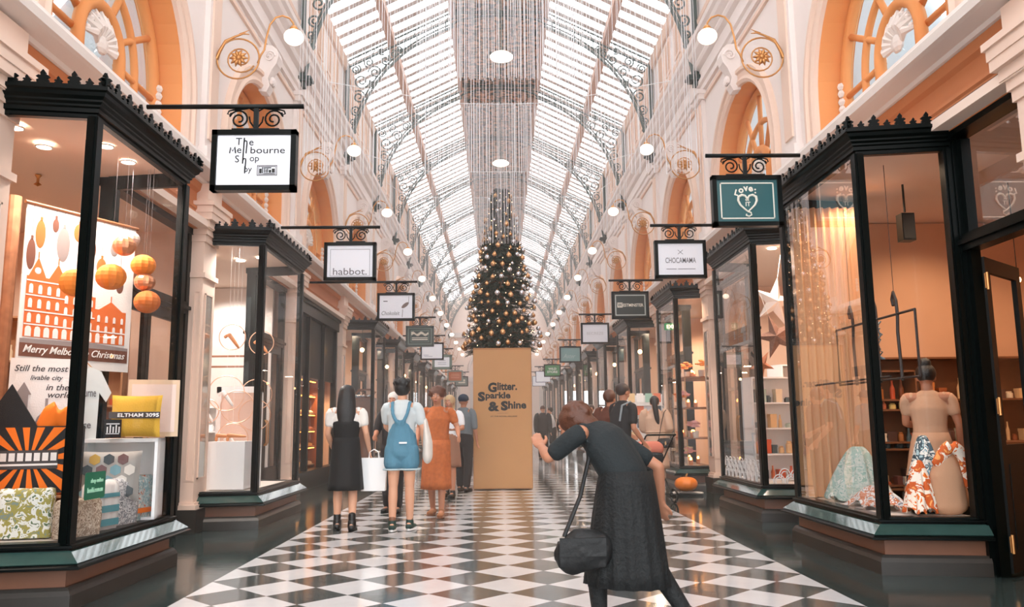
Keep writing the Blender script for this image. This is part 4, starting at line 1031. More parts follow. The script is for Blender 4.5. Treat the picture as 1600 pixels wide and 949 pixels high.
# 2 woman in denim shorts overalls ---------------------------------------
DEN = mat('blue_denim', (84,134,158), .85, bump=(120,.3), vary=.12, vscale=14); TEE = mat('grey_marl_tee', (196,204,206), .85)
J = stand(stride=-.3, armL=((-.20,.10,1.16),(-.18,.28,1.10)), armR=((.245,-.02,1.14),(.25,.08,.90)))
t, v, M = person('woman from behind in blue denim short overalls and grey tee, dark short hair', (-1.20, 9.62, 0), radians(-4), J, SKIN, face=False, sc=1.02, head_fwd=(-.25,1,0))
garment(t, 'tee_shirt', TEE, [([(0,0,.98),(0,0,1.15),(0,0,1.30),(0,0,1.40)], [(.165,.115),(.155,.11),(.172,.115),(.12,.085)]), ([v['neck']-Vector((0,0,.06)),v['shL'],v['shL'].lerp(v['elL'],.7)], [.055,.058,.055]), ([v['neck']-Vector((0,0,.06)),v['shR'],v['shR'].lerp(v['elR'],.7)], [.055,.058,.055])])
garment(t, 'overall_shorts', DEN, [([(0,0,.88),(0,0,1.0),(0,-.004,1.12),(0,-.01,1.2)], [(.185,.14),(.175,.13),(.15,.118),(.13,.11)]), ([v['hipL'],v['hipL'].lerp(v['knL'],.36)], [.112,.118]), ([v['hipR'],v['hipR'].lerp(v['knR'],.36)], [.112,.118]),
   ([(-.02,-.115,1.18),(-.08,-.125,1.30),(-.10,-.06,1.43),(-.09,.04,1.42)], [(.022,.012)]*4), ([(.02,-.115,1.18),(.08,-.125,1.30),(.10,-.06,1.43),(.09,.04,1.42)], [(.022,.012)]*4)], vox=.01)
m = MB()
for s_ in 'LR':
    c = v['hip'+s_].lerp(v['kn'+s_], .53); m.tube([(c.x+.117*cos(a), c.y+.117*sin(a), c.z-.085+.085) for a in [2*pi*i/24 for i in range(24)]], .010, 5, closed=True)
m.build('rolled_hem', mat('pale_denim_hem', (180,200,206), .9), t)
MB().cbox((.04,-.142,.98), (.09,.006,.02)).build('pocket_label', WHITE, t)
mm = MB(); mm.ball(v['head']+Vector((0,-.015,.03)), (.095,.11,.105), 14, 10); mm.ball(v['head']+Vector((.01,-.06,.08)), (.075,.07,.06), 12, 8)
for i in range(26):
    a = random.uniform(0, 2*pi); e = random.uniform(.1, 1.3); p = v['head']+Vector((.09*cos(a)*cos(e), -.03+.1*sin(a)*cos(e), .04+.105*sin(e))); limb(mm, [p*1.0, p+Vector((.02*cos(a),.02*sin(a),.02))], [.018,.008], 6)
fuse(mm.build('short_hair', HAIRB, t), .010, 1)
SN = mat('dark_green_sneaker', (24,56,50), .6)
for s_ in 'LR': shoe(t, v['an'+s_], v['toe'+s_], SN, WHITE, 'sneaker'); garment(t, 'sock', BRONZE, [([v['an'+s_]+Vector((0,0,.03)), v['an'+s_]+Vector((0,0,.06))], [.039,.041])])
t2 = thing('tote_bag', 'cream cotton tote bag on the denim woman\'s right shoulder', 'bag', (-.90, 9.63, .78))
m = MB(); limb(m, [(0,0,.08),(.0,0,.22),(-.02,0,.40)], [(.06,.12),(.055,.14),(.03,.12)], 16); fuse(m.build('bag_body', mat('cream_cotton', (222,216,208), .9, bump=(40,.4)), t2), .012, 3)
MB().tube([(-.02,.0,.40),(-.07,-.02,.62),(-.12,0,.655),(-.08,.03,.60),(-.02,.03,.40)], .010, 6).build('strap', MATS['cream_cotton'], t2)
# 3 walker in rust dress ---------------------------------------------------
RUST = mat('rust_patterned_dress', (176,96,50), .85, vary=.35, vscale=22)
J = stand(stride=.9, armL=((-.28,.02,1.16),(-.33,.2,1.06)), armR=((.27,-.06,1.15),(.24,.12,1.0)))
t, v, M = person('walker in a rust brown dress with curly brown hair, between denim woman and box', (-.90, 11.1, 0), radians(172), J, SKINT, face=True, sc=1.0)
garment(t, 'dress_top', RUST, [([(0,0,.9),(0,0,1.08),(0,0,1.28),(0,0,1.39)], [(.18,.14),(.16,.12),(.175,.12),(.11,.08)]), ([v['neck']-Vector((0,0,.06)),v['shL'],v['shL'].lerp(v['elL'],.6)], [.055,.058,.055]), ([v['neck']-Vector((0,0,.06)),v['shR'],v['shR'].lerp(v['elR'],.6)], [.055,.058,.055])])
skirt(t, 'dress_skirt', RUST, (0,0,1.0), (0,.02,.36), (.18,.14), (.20,.22))
mm = MB(); mm.ball(v['head']+Vector((0,-.03,.05)), (.115,.115,.09), 14, 10)
for i in range(40):
    a = random.uniform(0, 2*pi); e = random.uniform(-.2, 1.4)
    if sin(a)*cos(e) > .55 and e < .8: continue
    mm.ball(v['head']+Vector((.10*cos(a)*cos(e), -.03+.11*sin(a)*cos(e), .045+.085*sin(e))), .032, 8, 6)
fuse(mm.build('curly_hair', HAIRR, t), .011, 1)
for s_ in 'LR': shoe(t, v['an'+s_], v['toe'+s_], mat('tan_sandal', (150,96,60), .6), BRONZE, 'sandal', ankle=.036)
# 4 shopper in white top and taupe skirt further back ------------------------
J = stand(stride=.5, armL=((-.26,.06,1.14),(-.20,.28,1.12)), armR=((.26,.06,1.14),(.20,.28,1.12)))
t, v, M = person('shopper in white top and taupe knee length skirt, left of the kraft box', (-.90, 13.9, 0), radians(160), J, SKINT, face=True, sc=1.0)
garment(t, 'top', mat('white_cotton_top', (222,224,228), .8), [([(0,0,1.0),(0,0,1.15),(0,0,1.30),(0,0,1.40)], [(.165,.12),(.155,.11),(.172,.115),(.12,.085)]), ([v['neck']-Vector((0,0,.06)),v['shL'],v['shL'].lerp(v['elL'],.7)], [.055,.058,.055]), ([v['neck']-Vector((0,0,.06)),v['shR'],v['shR'].lerp(v['elR'],.7)], [.055,.058,.055])])
skirt(t, 'skirt', mat('taupe_cloth', (140,100,80), .9), (0,0,1.05), (0,0,.5), (.155,.115), (.20,.17))
mm = MB(); mm.ball(v['head']+Vector((0,-.02,.03)), (.094,.105,.10), 14, 10); limb(mm, [v['head']+Vector((0,-.06,0)), v['head']+Vector((0,-.08,-.18))], [(.08,.05),(.06,.03)]); fuse(mm.build('hair', HAIRG, t), .011, 2)
for s_ in 'LR': shoe(t, v['an'+s_], v['toe'+s_], BOOT, BLACK)
# 5 man in navy cap-like hair and dark clothes beyond
J = stand(stride=.4)
t, v, M = person('person in navy cap and grey shirt walking beside the kraft box', (-.72, 15.0, 0), radians(-20), J, SKINT, face=True, sc=1.03)
garment(t, 'shirt', mat('grey_blue_shirt', (104,112,118), .85), [([(0,0,.95),(0,0,1.15),(0,0,1.30),(0,0,1.40)], [(.165,.12),(.165,.12),(.182,.12),(.12,.085)]), ([v['neck']-Vector((0,0,.06)),v['shL'],v['elL']], [.055,.058,.055]), ([v['neck']-Vector((0,0,.06)),v['shR'],v['elR']], [.055,.058,.055])])
TROU = mat('charcoal_trousers', (28,26,28), .85)
def trousers(t, v, material, low=1.0): return garment(t, 'trousers', material, [([(0,0,.88),(0,0,.99)], [(.17,.13),(.165,.125)]), ([v['hipL'],v['knL'],v['knL'].lerp(v['anL'],low*.9)], [.105,.075,.062]), ([v['hipR'],v['knR'],v['knR'].lerp(v['anR'],low*.9)], [.105,.075,.062])])
trousers(t, v, TROU)
mm = MB(); mm.ball(v['head']+Vector((0,-.01,.045)), (.094,.112,.085), 14, 10); limb(mm, [v['head']+Vector((0,.07,.045)), v['head']+Vector((0,.15,.03))], [(.07,.012),(.06,.008)]); fuse(mm.build('cap', mat('navy_cloth', (24,44,66), .8), t), .010, 2)
for s_ in 'LR': shoe(t, v['an'+s_], v['toe'+s_], BOOT, BLACK)
# white haired passer behind the denim woman
J = stand(stride=.2, armR=((.23,.06,1.14),(.18,.27,1.08)))
t, v, M = person('grey haired passer-by in dark clothes half hidden behind the denim woman', (-1.55, 11.6, 0), radians(170), J, SKINT, sc=.98)
garment(t, 'jumper', TROU, [([(0,0,.95),(0,0,1.15),(0,0,1.30),(0,0,1.40)], [(.165,.12),(.165,.12),(.182,.12),(.12,.085)]), ([v['neck']-Vector((0,0,.06)),v['shL'],v['elL']], [.055,.058,.055]), ([v['neck']-Vector((0,0,.06)),v['shR'],v['elR']], [.055,.058,.055])])
trousers(t, v, TROU); mm = MB(); mm.ball(v['head']+Vector((0,-.02,.04)), (.092,.105,.09), 14, 10); fuse(mm.build('hair', mat('grey_hair', (196,190,184), .6), t), .011, 2)
for s_ in 'LR': shoe(t, v['an'+s_], v['toe'+s_], BOOT, BLACK)
# 6 foreground figure in black, leaning forward, hand hanging -------------------
BLKC = mat('black_ribbed_cloth', (12,15,16), .75, bump=(50,.5)); CHAR = mat('slate_grey_shirt', (26,32,34), .85, bump=(70,.3), vary=.1)
J = dict(pelvis=(0,-.06,.80), waist=(0,.0,.93), chest=(0,.10,1.08), neck=(0,.22,1.18), head=(0,.31,1.19),
  shL=(-.18,.18,1.14), shR=(.18,.18,1.14), elL=(-.24,.36,1.0), wrL=(-.08,.50,1.06), elR=(.30,-.12,.93), wrR=(.38,-.10,.71),
  hipL=(-.09,-.06,.78), hipR=(.09,-.06,.78), knL=(-.09,.14,.45), knR=(.10,-.10,.44), anL=(-.09,.12,.085), anR=(.10,-.34,.11), toeL=(-.10,.28,.035), toeR=(.11,-.21,.04))
t, v, M = person('foreground person in black hurrying leftward, bent forward with brown hair', (.66, 4.95, 0), radians(58), J, SKINT, vox=.0075, face=True, sc=1.0, head_fwd=(0,1,-.55), head_up=(0,.5,1), curls=(.9,.55), hand_side=(.2,1,0))
garment(t, 'shirt', CHAR, [([(0,-.02,.86),v['waist'],v['chest'],v['neck']-Vector((0,.03,.05))], [(.18,.145),(.175,.135),(.185,.13),(.12,.09)], 20), ([v['neck']-Vector((0,0,.06)),v['shL'],v['shL'].lerp(v['elL'],.75)], [.056,.062,.058]), ([v['neck']-Vector((0,0,.06)),v['shR'],v['shR'].lerp(v['elR'],.75)], [.056,.062,.058])], vox=.009)
skirt(t, 'skirt', BLKC, (0,-.03,.92), (0,-.02,.27), (.185,.15), (.22,.25), n=64, folds=16, amp=.05)
garment(t, 'leggings', BLKC, [([v['knL'],v['knL'].lerp(v['anL'],.35),v['anL']], [.06,.062,.042]), ([v['knR'],v['knR'].lerp(v['anR'],.35),v['anR']], [.06,.062,.042])], vox=.009)
mm = MB(); H = v['head']; mm.ball(H+Vector((0,-.015,.035)), (.10,.112,.10), 16, 12); limb(mm, [H+Vector((0,-.05,.03)), H+Vector((.0,-.12,.0)), H+Vector((0,-.16,-.04))], [(.085,.07),(.08,.05),(.05,.03)])
for i in range(24):
    a = random.uniform(0, 2*pi); e = random.uniform(0, 1.3)
    if sin(a)*cos(e) > .5: continue
    mm.ball(H+Vector((.088*cos(a)*cos(e), -.02+.1*sin(a)*cos(e), .04+.09*sin(e))), .028, 8, 6)
fuse(mm.build('hair', HAIRR, t), .009, 2)
for s_ in 'LR': shoe(t, v['an'+s_], v['toe'+s_], BOOT, BLACK, ankle=.042)
t = thing('shoulder_bag', 'big soft black shoulder bag at the foreground figure\'s hip', 'bag', (.40, 4.80, .36))
m = MB(); limb(m, [(-.06,0,.07),(-.0,0,.12),(.1,0,.13)], [(.07,.09),(.085,.13),(.07,.10)], 18, Vector((0,1,0))); m.box(-.14,.14,-.055,.055,.03,.17); m.ball((0,0,.10), (.165,.07,.10), 16, 12); fuse(m.build('bag_body', mat('black_bag_leather', (9,10,11), .6, bump=(12,.6)), t), .012, 3); MB().box(-.13,.13,-.08,-.06,.10,.20).build('flap', mat('black_bag_leather', (9,10,11)), t)
MB().tube([(-.1,.0,.2),(.0,.03,.42),(.06,.10,.62),(.10,.22,.84)], .012, 6).build('strap', MATS['black_bag_leather'], t)
# 7 man in charcoal tee looking down -----------------------------------------
J = stand(stride=.3, armL=((-.225,.12,1.13),(-.20,.36,1.02)), armR=((.23,.03,1.11),(.235,.20,.92)), lean=.07)
t, v, M = person('dark haired man in charcoal tee looking down to the right', (1.53, 10.9, 0), radians(-55), J, SKINT, sc=1.02, head_fwd=(0,1,-.45), head_up=(0,.4,1))
garment(t, 'tee_shirt', mat('charcoal_tee', (34,33,34), .85), [([(0,.0,.95),(0,.02,1.15),(0,.05,1.30),(0,.06,1.40)], [(.17,.12),(.165,.12),(.19,.125),(.12,.085)]), ([v['neck']-Vector((0,0,.06)),v['shL'],v['shL'].lerp(v['elL'],.7)], [.055,.058,.055]), ([v['neck']-Vector((0,0,.06)),v['shR'],v['shR'].lerp(v['elR'],.7)], [.055,.058,.055])])
trousers(t, v, mat('navy_jeans', (34,48,62), .85)); mm = MB(); mm.ball(v['head']+Vector((0,-.02,.035)), (.086,.10,.09), 14, 10); fuse(mm.build('short_hair', HAIRD, t), .010, 2)
MB().tube([(.1,.17,1.36),(.11,.1,1.45),(.10,-.04,1.40),(.09,-.08,1.2)], .014, 6).build('strap', mat('grey_webbing', (130,136,140), .8), t)
for s_ in 'LR': shoe(t, v['an'+s_], v['toe'+s_], BOOT, BLACK)
J = stand(); t, v, M = person('brown haired companion hidden behind the man in the charcoal tee', (1.50, 11.6, 0), radians(-40), J, SKINT, sc=.98)
garment(t, 'jacket', HAIRD if False else mat('rust_brown_jacket', (92,48,32), .85), [([(0,0,.9),(0,0,1.15),(0,0,1.30),(0,0,1.40)], [(.18,.13),(.175,.125),(.19,.125),(.12,.085)]), ([v['neck']-Vector((0,0,.06)),v['shL'],v['elL'],v['elL'].lerp(v['wrL'],.9)], [.065,.08,.07,.05]), ([v['neck']-Vector((0,0,.06)),v['shR'],v['elR'],v['elR'].lerp(v['wrR'],.9)], [.065,.08,.07,.05])])
trousers(t, v, TROU); mm = MB(); mm.ball(v['head']+Vector((0,-.02,.035)), (.092,.105,.10), 14, 10); fuse(mm.build('hair', HAIRR, t), .011, 2)
for s_ in 'LR': shoe(t, v['an'+s_], v['toe'+s_], BOOT, BLACK)
# 8 woman in beige coat with black handbag --------------------------------------
COAT = mat('beige_coat', (206,172,148), .85, bump=(30,.15))
J = stand(armL=((-.21,.08,1.13),(-.12,.25,1.10)), armR=((.24,-.02,1.13),(.16,.18,1.05)))
t, v, M = person('woman from behind in long beige coat with black ponytail, by the card rack', (2.66, 14.35, 0), radians(-12), J, SKIN, face=False, sc=.98)
garment(t, 'coat', COAT, [([(0,0,1.02),(0,0,1.15),(0,0,1.30),(0,0,1.40)], [(.165,.13),(.17,.125),(.195,.13),(.12,.09)]), ([v['neck']-Vector((0,0,.06)),v['shL'],v['elL'],v['elL'].lerp(v['wrL'],.7)], [.075,.09,.08,.07]), ([v['neck']-Vector((0,0,.06)),v['shR'],v['elR'],v['elR'].lerp(v['wrR'],.7)], [.075,.09,.08,.07])])
skirt(t, 'coat_skirt', COAT, (0,0,1.08), (0,0,.42), (.16,.13), (.225,.19), folds=5, amp=.05)
skirt(t, 'underskirt', mat('pale_grey_cloth', (196,184,176), .9), (0,0,.6), (0,0,.24), (.16,.13), (.15,.13), folds=8)
MB().tube([(.172*cos(a), .14*sin(a), 1.06) for a in [2*pi*i/24 for i in range(24)]], .016, 5, closed=True).build('belt', COAT, t)
mm = MB(); mm.ball(v['head']+Vector((0,-.015,.035)), (.088,.104,.095), 14, 10); limb(mm, [v['head']+Vector((0,-.09,.06)), v['head']+Vector((.01,-.14,-.06)), v['head']+Vector((.04,-.14,-.28)), v['head']+Vector((.06,-.12,-.38))], [.04,.05,.045,.015]); fuse(mm.build('ponytail_hair', HAIRB, t), .010, 2)
for s_ in 'LR': shoe(t, v['an'+s_], v['toe'+s_], mat('off_white_shoe', (206,194,184), .6), WHITE)
t = thing('handbag', 'black quilted handbag hanging at the beige coat woman\'s side', 'handbag', (2.78, 14.18, .76))
m = MB(); limb(m, [(-.06,0,.09),(.07,0,.09)], [(.06,.085),(.06,.085)], 14, Vector((0,1,0))); m.box(-.11,.11,-.055,.055,.02,.16); fuse(m.build('bag_body', mat('black_quilt', (24,26,30), .4, bump=(20,.5)), t), .010, 2)
MB().box(-.012,.012,-.07,-.056,.06,.12).build('clasp', GOLD, t); MB().tube([(-.1,0,.15),(-.04,.03,.42),(.02,.05,.62),(.06,.06,.66)], .006, 5).build('strap', BLACK, t)
# 9 far pair right of the box ------------------------------------------------------
J = stand(armL=((-.23,.03,1.10),(-.14,.20,1.0)), armR=((.23,.05,1.10),(.16,.22,1.02)), lean=.08)
t, v, M = person('person in white tee, black shorts and backpack looking down, right of the box', (1.78, 28.4, 0), radians(75), J, SKIN, vox=.014, sc=1.04, head_fwd=(0,1,-.5), head_up=(0,.5,1))
garment(t, 'tee_shirt', WHITE, [([(0,0,.95),(0,.02,1.15),(0,.06,1.30),(0,.07,1.40)], [(.16,.115),(.155,.11),(.172,.115),(.12,.085)]), ([v['neck']-Vector((0,0,.06)),v['shL'],v['shL'].lerp(v['elL'],.6)], [.055,.058,.055]), ([v['neck']-Vector((0,0,.06)),v['shR'],v['shR'].lerp(v['elR'],.6)], [.055,.058,.055])], vox=.014)
garment(t, 'shorts', TROU, [([(0,0,.88),(0,0,1.0)], [(.175,.13),(.16,.12)]), ([v['hipL'],v['hipL'].lerp(v['knL'],.8)], [.11,.10]), ([v['hipR'],v['hipR'].lerp(v['knR'],.8)], [.11,.10])], vox=.014)
mm = MB(); mm.ball(v['head']+Vector((0,-.02,.035)), (.086,.10,.09), 12, 8); fuse(mm.build('hair', HAIRD, t), .014, 1)
for s_ in 'LR': shoe(t, v['an'+s_], v['toe'+s_], mat('tan_leather', (170,110,70), .6), WHITE)
t = thing('backpack', 'black backpack worn over the white tee, right of the box', 'backpack', (2.0, 28.36, .95))
m = MB(); m.ball((0,0,.2), (.10,.15,.25), 14, 10); m.ball((.08,0,.12), (.05,.11,.12), 12, 8); fuse(m.build('pack_body', BLACK, t), .014, 2); MB().tube([(-.05,.09,.38),(-.12,.1,.46),(-.18,.1,.3)], .014, 5).build('strap', BLACK, t)
J = stand(); t, v, M = person('person in all black clothes standing half behind the kraft box edge', (1.40, 27.6, 0), radians(-10), J, SKIN, vox=.014, sc=1.07)
garment(t, 'coat', TEXTB, [([(0,0,.9),(0,0,1.15),(0,0,1.30),(0,0,1.40)], [(.18,.13),(.175,.125),(.19,.125),(.12,.085)]), ([v['neck']-Vector((0,0,.06)),v['shL'],v['elL'],v['wrL']], [.065,.08,.07,.05]), ([v['neck']-Vector((0,0,.06)),v['shR'],v['elR'],v['wrR']], [.065,.08,.07,.05])], vox=.014)
trousers(t, v, TEXTB); mm = MB(); mm.ball(v['head']+Vector((0,-.02,.035)), (.08,.09,.08), 12, 8); fuse(mm.build('hair', HAIRR, t), .014, 1)
for s_ in 'LR': shoe(t, v['an'+s_], v['toe'+s_], BOOT, BLACK)
# small distant walkers seen past the box
for x, y, rz, lab, c1, c2, sc_ in ((-1.9, 26.0, 10, 'distant shopper in pale shirt on the left side of the hall', (200,190,180), (60,58,60), 1.0), (-1.2, 31.0, 200, 'distant shopper in dark red top on the left side of the hall', (130,60,50), (40,40,44), 1.02),
     (2.4, 22.0, 170, 'distant shopper in black beside the right hand bay windows', (34,34,38), (30,30,34), 1.0), (1.1, 36.0, 20, 'distant shopper in cream coat near the end of the hall', (214,200,180), (90,80,76), 1.0)):
    J = stand(stride=.5); t, v, M = person(lab, (x, y, 0), radians(rz), J, SKIN, vox=.018, sc=sc_, face=False)
    garment(t, 'top', mat('cloth_%d_%d' % (c1[0], c1[2]), c1, .85), [([(0,0,.9),(0,0,1.15),(0,0,1.30),(0,0,1.40)], [(.17,.12),(.165,.12),(.18,.12),(.12,.085)]), ([v['neck']-Vector((0,0,.06)),v['shL'],v['elL']], [.055,.058,.055]), ([v['neck']-Vector((0,0,.06)),v['shR'],v['elR']], [.055,.058,.055])], vox=.018)
    trousers(t, v, mat('cloth_%d_%d' % (c2[0], c2[2]), c2, .85)); mm = MB(); mm.ball(v['head']+Vector((0,-.02,.035)), (.09,.105,.10), 12, 8); fuse(mm.build('hair', HAIRD, t), .016, 1)
    for s_ in 'LR': shoe(t, v['an'+s_], v['toe'+s_], BOOT, BLACK)
# stroller -------------------------------------------------------------------------
t = thing('stroller', 'dark stroller with a salmon pink hood between the man and the coat woman', 'stroller', (2.2, 12.7, 0), radians(20))
m = MB()
for x in (-.24,.24): m.tube([(x,.35,.12),(x,.0,.55),(x,-.40,1.0),(x,-.46,1.02)], .012, 6); m.tube([(x,-.32,.12),(x,.05,.52)], .012, 6)
m.tube([(-.24,-.46,1.02),(.24,-.46,1.02)], .016, 8); m.tube([(-.24,.35,.14),(.24,.35,.14)], .01, 6); m.tube([(-.24,-.32,.14),(.24,-.32,.14)], .01, 6); m.build('chassis', BLACK, t)
for x in (-.26,.26):
    for y in (-.32,.35): w_ = MB(); w_.tube([(x, y+.095*cos(a), .11+.095*sin(a)) for a in [2*pi*i/16 for i in range(16)]], .016, 6, closed=True); [w_.tube([(x,y,.11),(x,y+.09*cos(a),.11+.09*sin(a))], .004, 4) for a in [2*pi*i/6 for i in range(6)]]; w_.build('wheel', BLACK, t)
m = MB(); limb(m, [(0,.22,.42),(0,.0,.42),(0,-.14,.62),(0,-.2,.72)], [(.19,.05),(.20,.06),(.2,.05),(.18,.04)], 14); fuse(m.build('seat', mat('dark_stroller_cloth', (40,42,46), .85), t), .014, 2)
m = MB(); limb(m, [(-.14,-.05,.80),(.14,-.05,.80)], [(.14,.12),(.14,.12)], 14, Vector((0,1,0))); fuse(m.build('hood', mat('salmon_cloth', (206,120,100), .85), t), .014, 2)
m = MB(); limb(m, [(-.1,-.1,.22),(.1,-.05,.25)], [(.1,.08),(.1,.08)], 12); fuse(m.build('basket', mat('grey_mesh_basket', (120,118,116), .9), t), .014, 2)
# card rack --------------------------------------------------------------------------
t = thing('card_rack', 'white postcard rack in front of the beige coat woman', 'card rack', (2.70, 15.6, 0))
m = MB(); m.box(-.34,.34,-.02,.0,.55,1.72)
for x in (-.34,.33): m.box(x,x+.012,-.03,.02,0,1.74)
for x in (-.3,.3): m.box(x-.02,x+.02,-.2,.2,0,.02)
for z in (.6,.85,1.1,1.35,1.55): m.box(-.34,.34,-.07,-.02,z-.03,z-.02)
m.build('rack_frame', WHITE, t)
cc = [(150,190,176),(214,120,90),(200,200,206),(90,100,110),(226,196,150),(236,236,236)]
for i in range(20):
    c = cc[(i*7) % 6]; x = -.25+(i % 4)*.165; z = .62+(i//4)*.24
    MB().cbox((x,-.055,z+.09), (.13,.004,.17), RX(-.12).to_3x3()).build('postcard', mat('card_%d_%d_%d' % c, c, .6), t)
# pumpkin on its board
t = thing('pumpkin', 'big orange pumpkin sitting on the low board by the right hand shops', 'pumpkin', (3.02, 13.72, .065))
m = MB(); n = 40; vs = []; fs = []; K = 14
for i in range(K+1):
    a = pi*i/K
    for k in range(n):
        b = 2*pi*k/n; r = .175*max(sin(a), .02)**.8*(1+.09*abs(cos(b*4.5))*sin(a)); vs.append((r*cos(b)*1.0, r*sin(b), .13-.125*cos(a)-.02*(1-sin(a))*(1 if a > pi/2 else -.3)))
for i in range(K):
    for k in range(n): fs.append((i*n+k, i*n+(k+1)%n, (i+1)*n+(k+1)%n, (i+1)*n+k))
m.add(vs, fs); m.build('pumpkin_flesh', mat('pumpkin_skin', (232,124,34), .45, vary=.12, vscale=6), t, True)
MB().tube([(0,0,.23),(.01,0,.27),(.03,.01,.29)], [.02,.014,.012], 8).build('stem', mat('dry_stem', (150,110,60), .8), t)
t = thing('low_board', 'low dark board with a pale cloth under the orange pumpkin', 'board', (3.0, 13.75, 0))
MB().box(-.28,.26,-.16,.16,.0,.035).build('board', BLACK, t)
m = MB(); limb(m, [(-.24,-.1,.045),(-.1,.05,.05),(.12,.02,.05),(.26,-.1,.045)], [(.05,.02)]*4); fuse(m.build('cloth', mat('pale_cloth', (214,204,196), .9), t), .01, 2)
# ================================================================== GOODS IN THE WINDOWS
def print_mat(name, cols, scale=9):
    if name in MATS: return MATS[name]
    m = bpy.data.materials.new(name); m.use_nodes = True; nt = m.node_tree; b = nt.nodes['Principled BSDF']; b.inputs['Roughness'].default_value = .75
    tc = nt.nodes.new('ShaderNodeTexCoord'); n = nt.nodes.new('ShaderNodeTexNoise'); n.inputs['Scale'].default_value = scale; n.inputs['Detail'].default_value = 3; n.inputs['Distortion'].default_value = 1.2
    r = nt.nodes.new('ShaderNodeValToRGB'); r.color_ramp.interpolation = 'CONSTANT'
    nt.links.new(tc.outputs['Object'], n.inputs['Vector']); nt.links.new(n.outputs['Fac'], r.inputs[0]); nt.links.new(r.outputs[0], b.inputs['Base Color'])
    e = r.color_ramp.elements; e[0].position = 0; e[0].color = lin(cols[0])+(1,); e[1].position = .62; e[1].color = lin(cols[-1])+(1,)
    for i, c in enumerate(cols[1:-1]): q = e.new(.38+.24*i/max(1, len(cols)-2)); q.color = lin(c)+(1,)
    MATS[name] = m; return m
def slab(name, label, cat, loc, rz, w_, h_, material, th=.015, tilt=0, group=None):
    """upright flat thing facing -Y of its own frame, base at z=0"""
    t = thing(name, label, cat, loc, rz, group); t.rotation_euler = (tilt, 0, rz)
    MB().box(-w_/2, w_/2, 0, th, 0, h_).build(name+'_panel' if False else 'panel', material, t)
    return t
LINEN = mat('white_linen', (228,224,220), .9, bump=(80,.2)); BRICK = mat('brick_orange_print', (206,104,50), .9); BRICKD = mat('brown_print', (110,70,56), .9); INK = mat('ink_print', (70,66,66), .9)
PEARG = mat('grey_print', (140,130,128), .9)
# big banner, seen obliquely, facing the hall and camera
FACE = radians(68)
t = thing('tea_towel_banner', 'large white banner with orange building print, Merry Melbourne Christmas', 'banner', (-3.70, 7.0, 1.70), radians(64))
H_ = 1.34
MB().box(-.50,.56,0,.012,0,H_).build('cloth', LINEN, t)
MB().tube([(-.52,.0,H_+.005),(.58,.0,H_+.005)], .016, 8).build('hanging_rod', WOOD, t)
b = MB()   # terrace of an ornate building running away down the street
b.box(-.46,-.10,-.004,0,.24,.74); b.box(-.10,.18,-.004,0,.24,.64); b.box(.18,.50,-.004,0,.24,.54)
for cx, w_, z0, hh in ((-.37,.075,.74,.16),(-.19,.075,.74,.13),(.04,.11,.64,.10),(.34,.12,.54,.08)):
    b.poly([(cx-w_,z0),(cx+w_,z0),(cx+w_*.45,z0+hh*.55),(cx,z0+hh),(cx-w_*.45,z0+hh*.55)], .004, T(0,-.004,0))
    b.box(cx-.004,cx+.004,-.004,0,z0+hh,z0+hh+.05)
b.build('printed_building', BRICK, t)
b = MB()
def archw(x, z, w_, hh): b.poly([(x-w_,z),(x+w_,z),(x+w_,z+hh*.7),(x+w_*.7,z+hh*.93),(x,z+hh),(x-w_*.7,z+hh*.93),(x-w_,z+hh*.7)], .003, T(0,-.007,0))
for i in range(12):
    x = -.42+.08*i; top = .74 if x < -.1 else (.64 if x < .18 else .54); k = 1-(x+.42)*.35; zs = [.36,.48,.60] if top > .7 else ([.35,.45,.55] if top > .6 else [.34,.43])
    archw(x, .245, .026*k, .085)
    for z in zs: archw(x, z, .017*k, .078*k)
for z, x1 in ((.345,.5),(.455,.18),(.585,-.10),(.705,-.10)): b.box(-.46,x1,-.006,-.004,z-.007,z+.004)
b.ball((-.37,-.004,.79), (.028,.003,.028), 12, 6)
b.build('printed_windows', LINEN, t)
b = MB(); b.box(-.48,.54,-.004,0,.08,.19); b.build('printed_band', BRICKD, t); b = MB(); b.poly([(-.48,.19),(.54,.19),(.54,.215),(.2,.235),(-.48,.225)], .004, T(0,-.004,0)); b.build('printed_street', PEARG, t)
put(text_mb('Merry Melbourne Christmas', 1, .01, .96, .08, .001, 'CENTER', .35), T(.03,-.007,.135)).build('lettering', LINEN, t)
for x, z, rx, rz_, mm_ in ((-.37,1.10,.045,.12,BRICK),(-.44,.92,.04,.13,BRICKD),(-.24,1.20,.03,.06,BRICKD),(-.16,1.05,.06,.15,PEARG),(-.02,1.18,.05,.08,BRICK),(.10,1.06,.055,.11,BRICKD),(.22,.92,.05,.08,BRICK),(.42,.78,.04,.07,BRICKD),(.34,1.10,.04,.06,PEARG)):
    b = MB().ball((x,0,z), (rx,.005,rz_), 20, 12); b.cbox((x,0,z+rz_+.01), (.02,.008,.03)); b.tube([(x,0,z+rz_),(x,0,1.33)], .002, 4); b.build('printed_bauble', mm_, t)
# brown board sides beside the banner
t = thing('towel_stand', 'narrow brown patterned roll standing left of the building banner', 'fabric roll', (-4.15, 6.75, .43))
MB().tube([(0,0,0),(0,0,2.72)], .055, 12).build('roll', mat('brown_patterned_cloth', (150,100,70), .85, vary=.5, vscale=14), t)
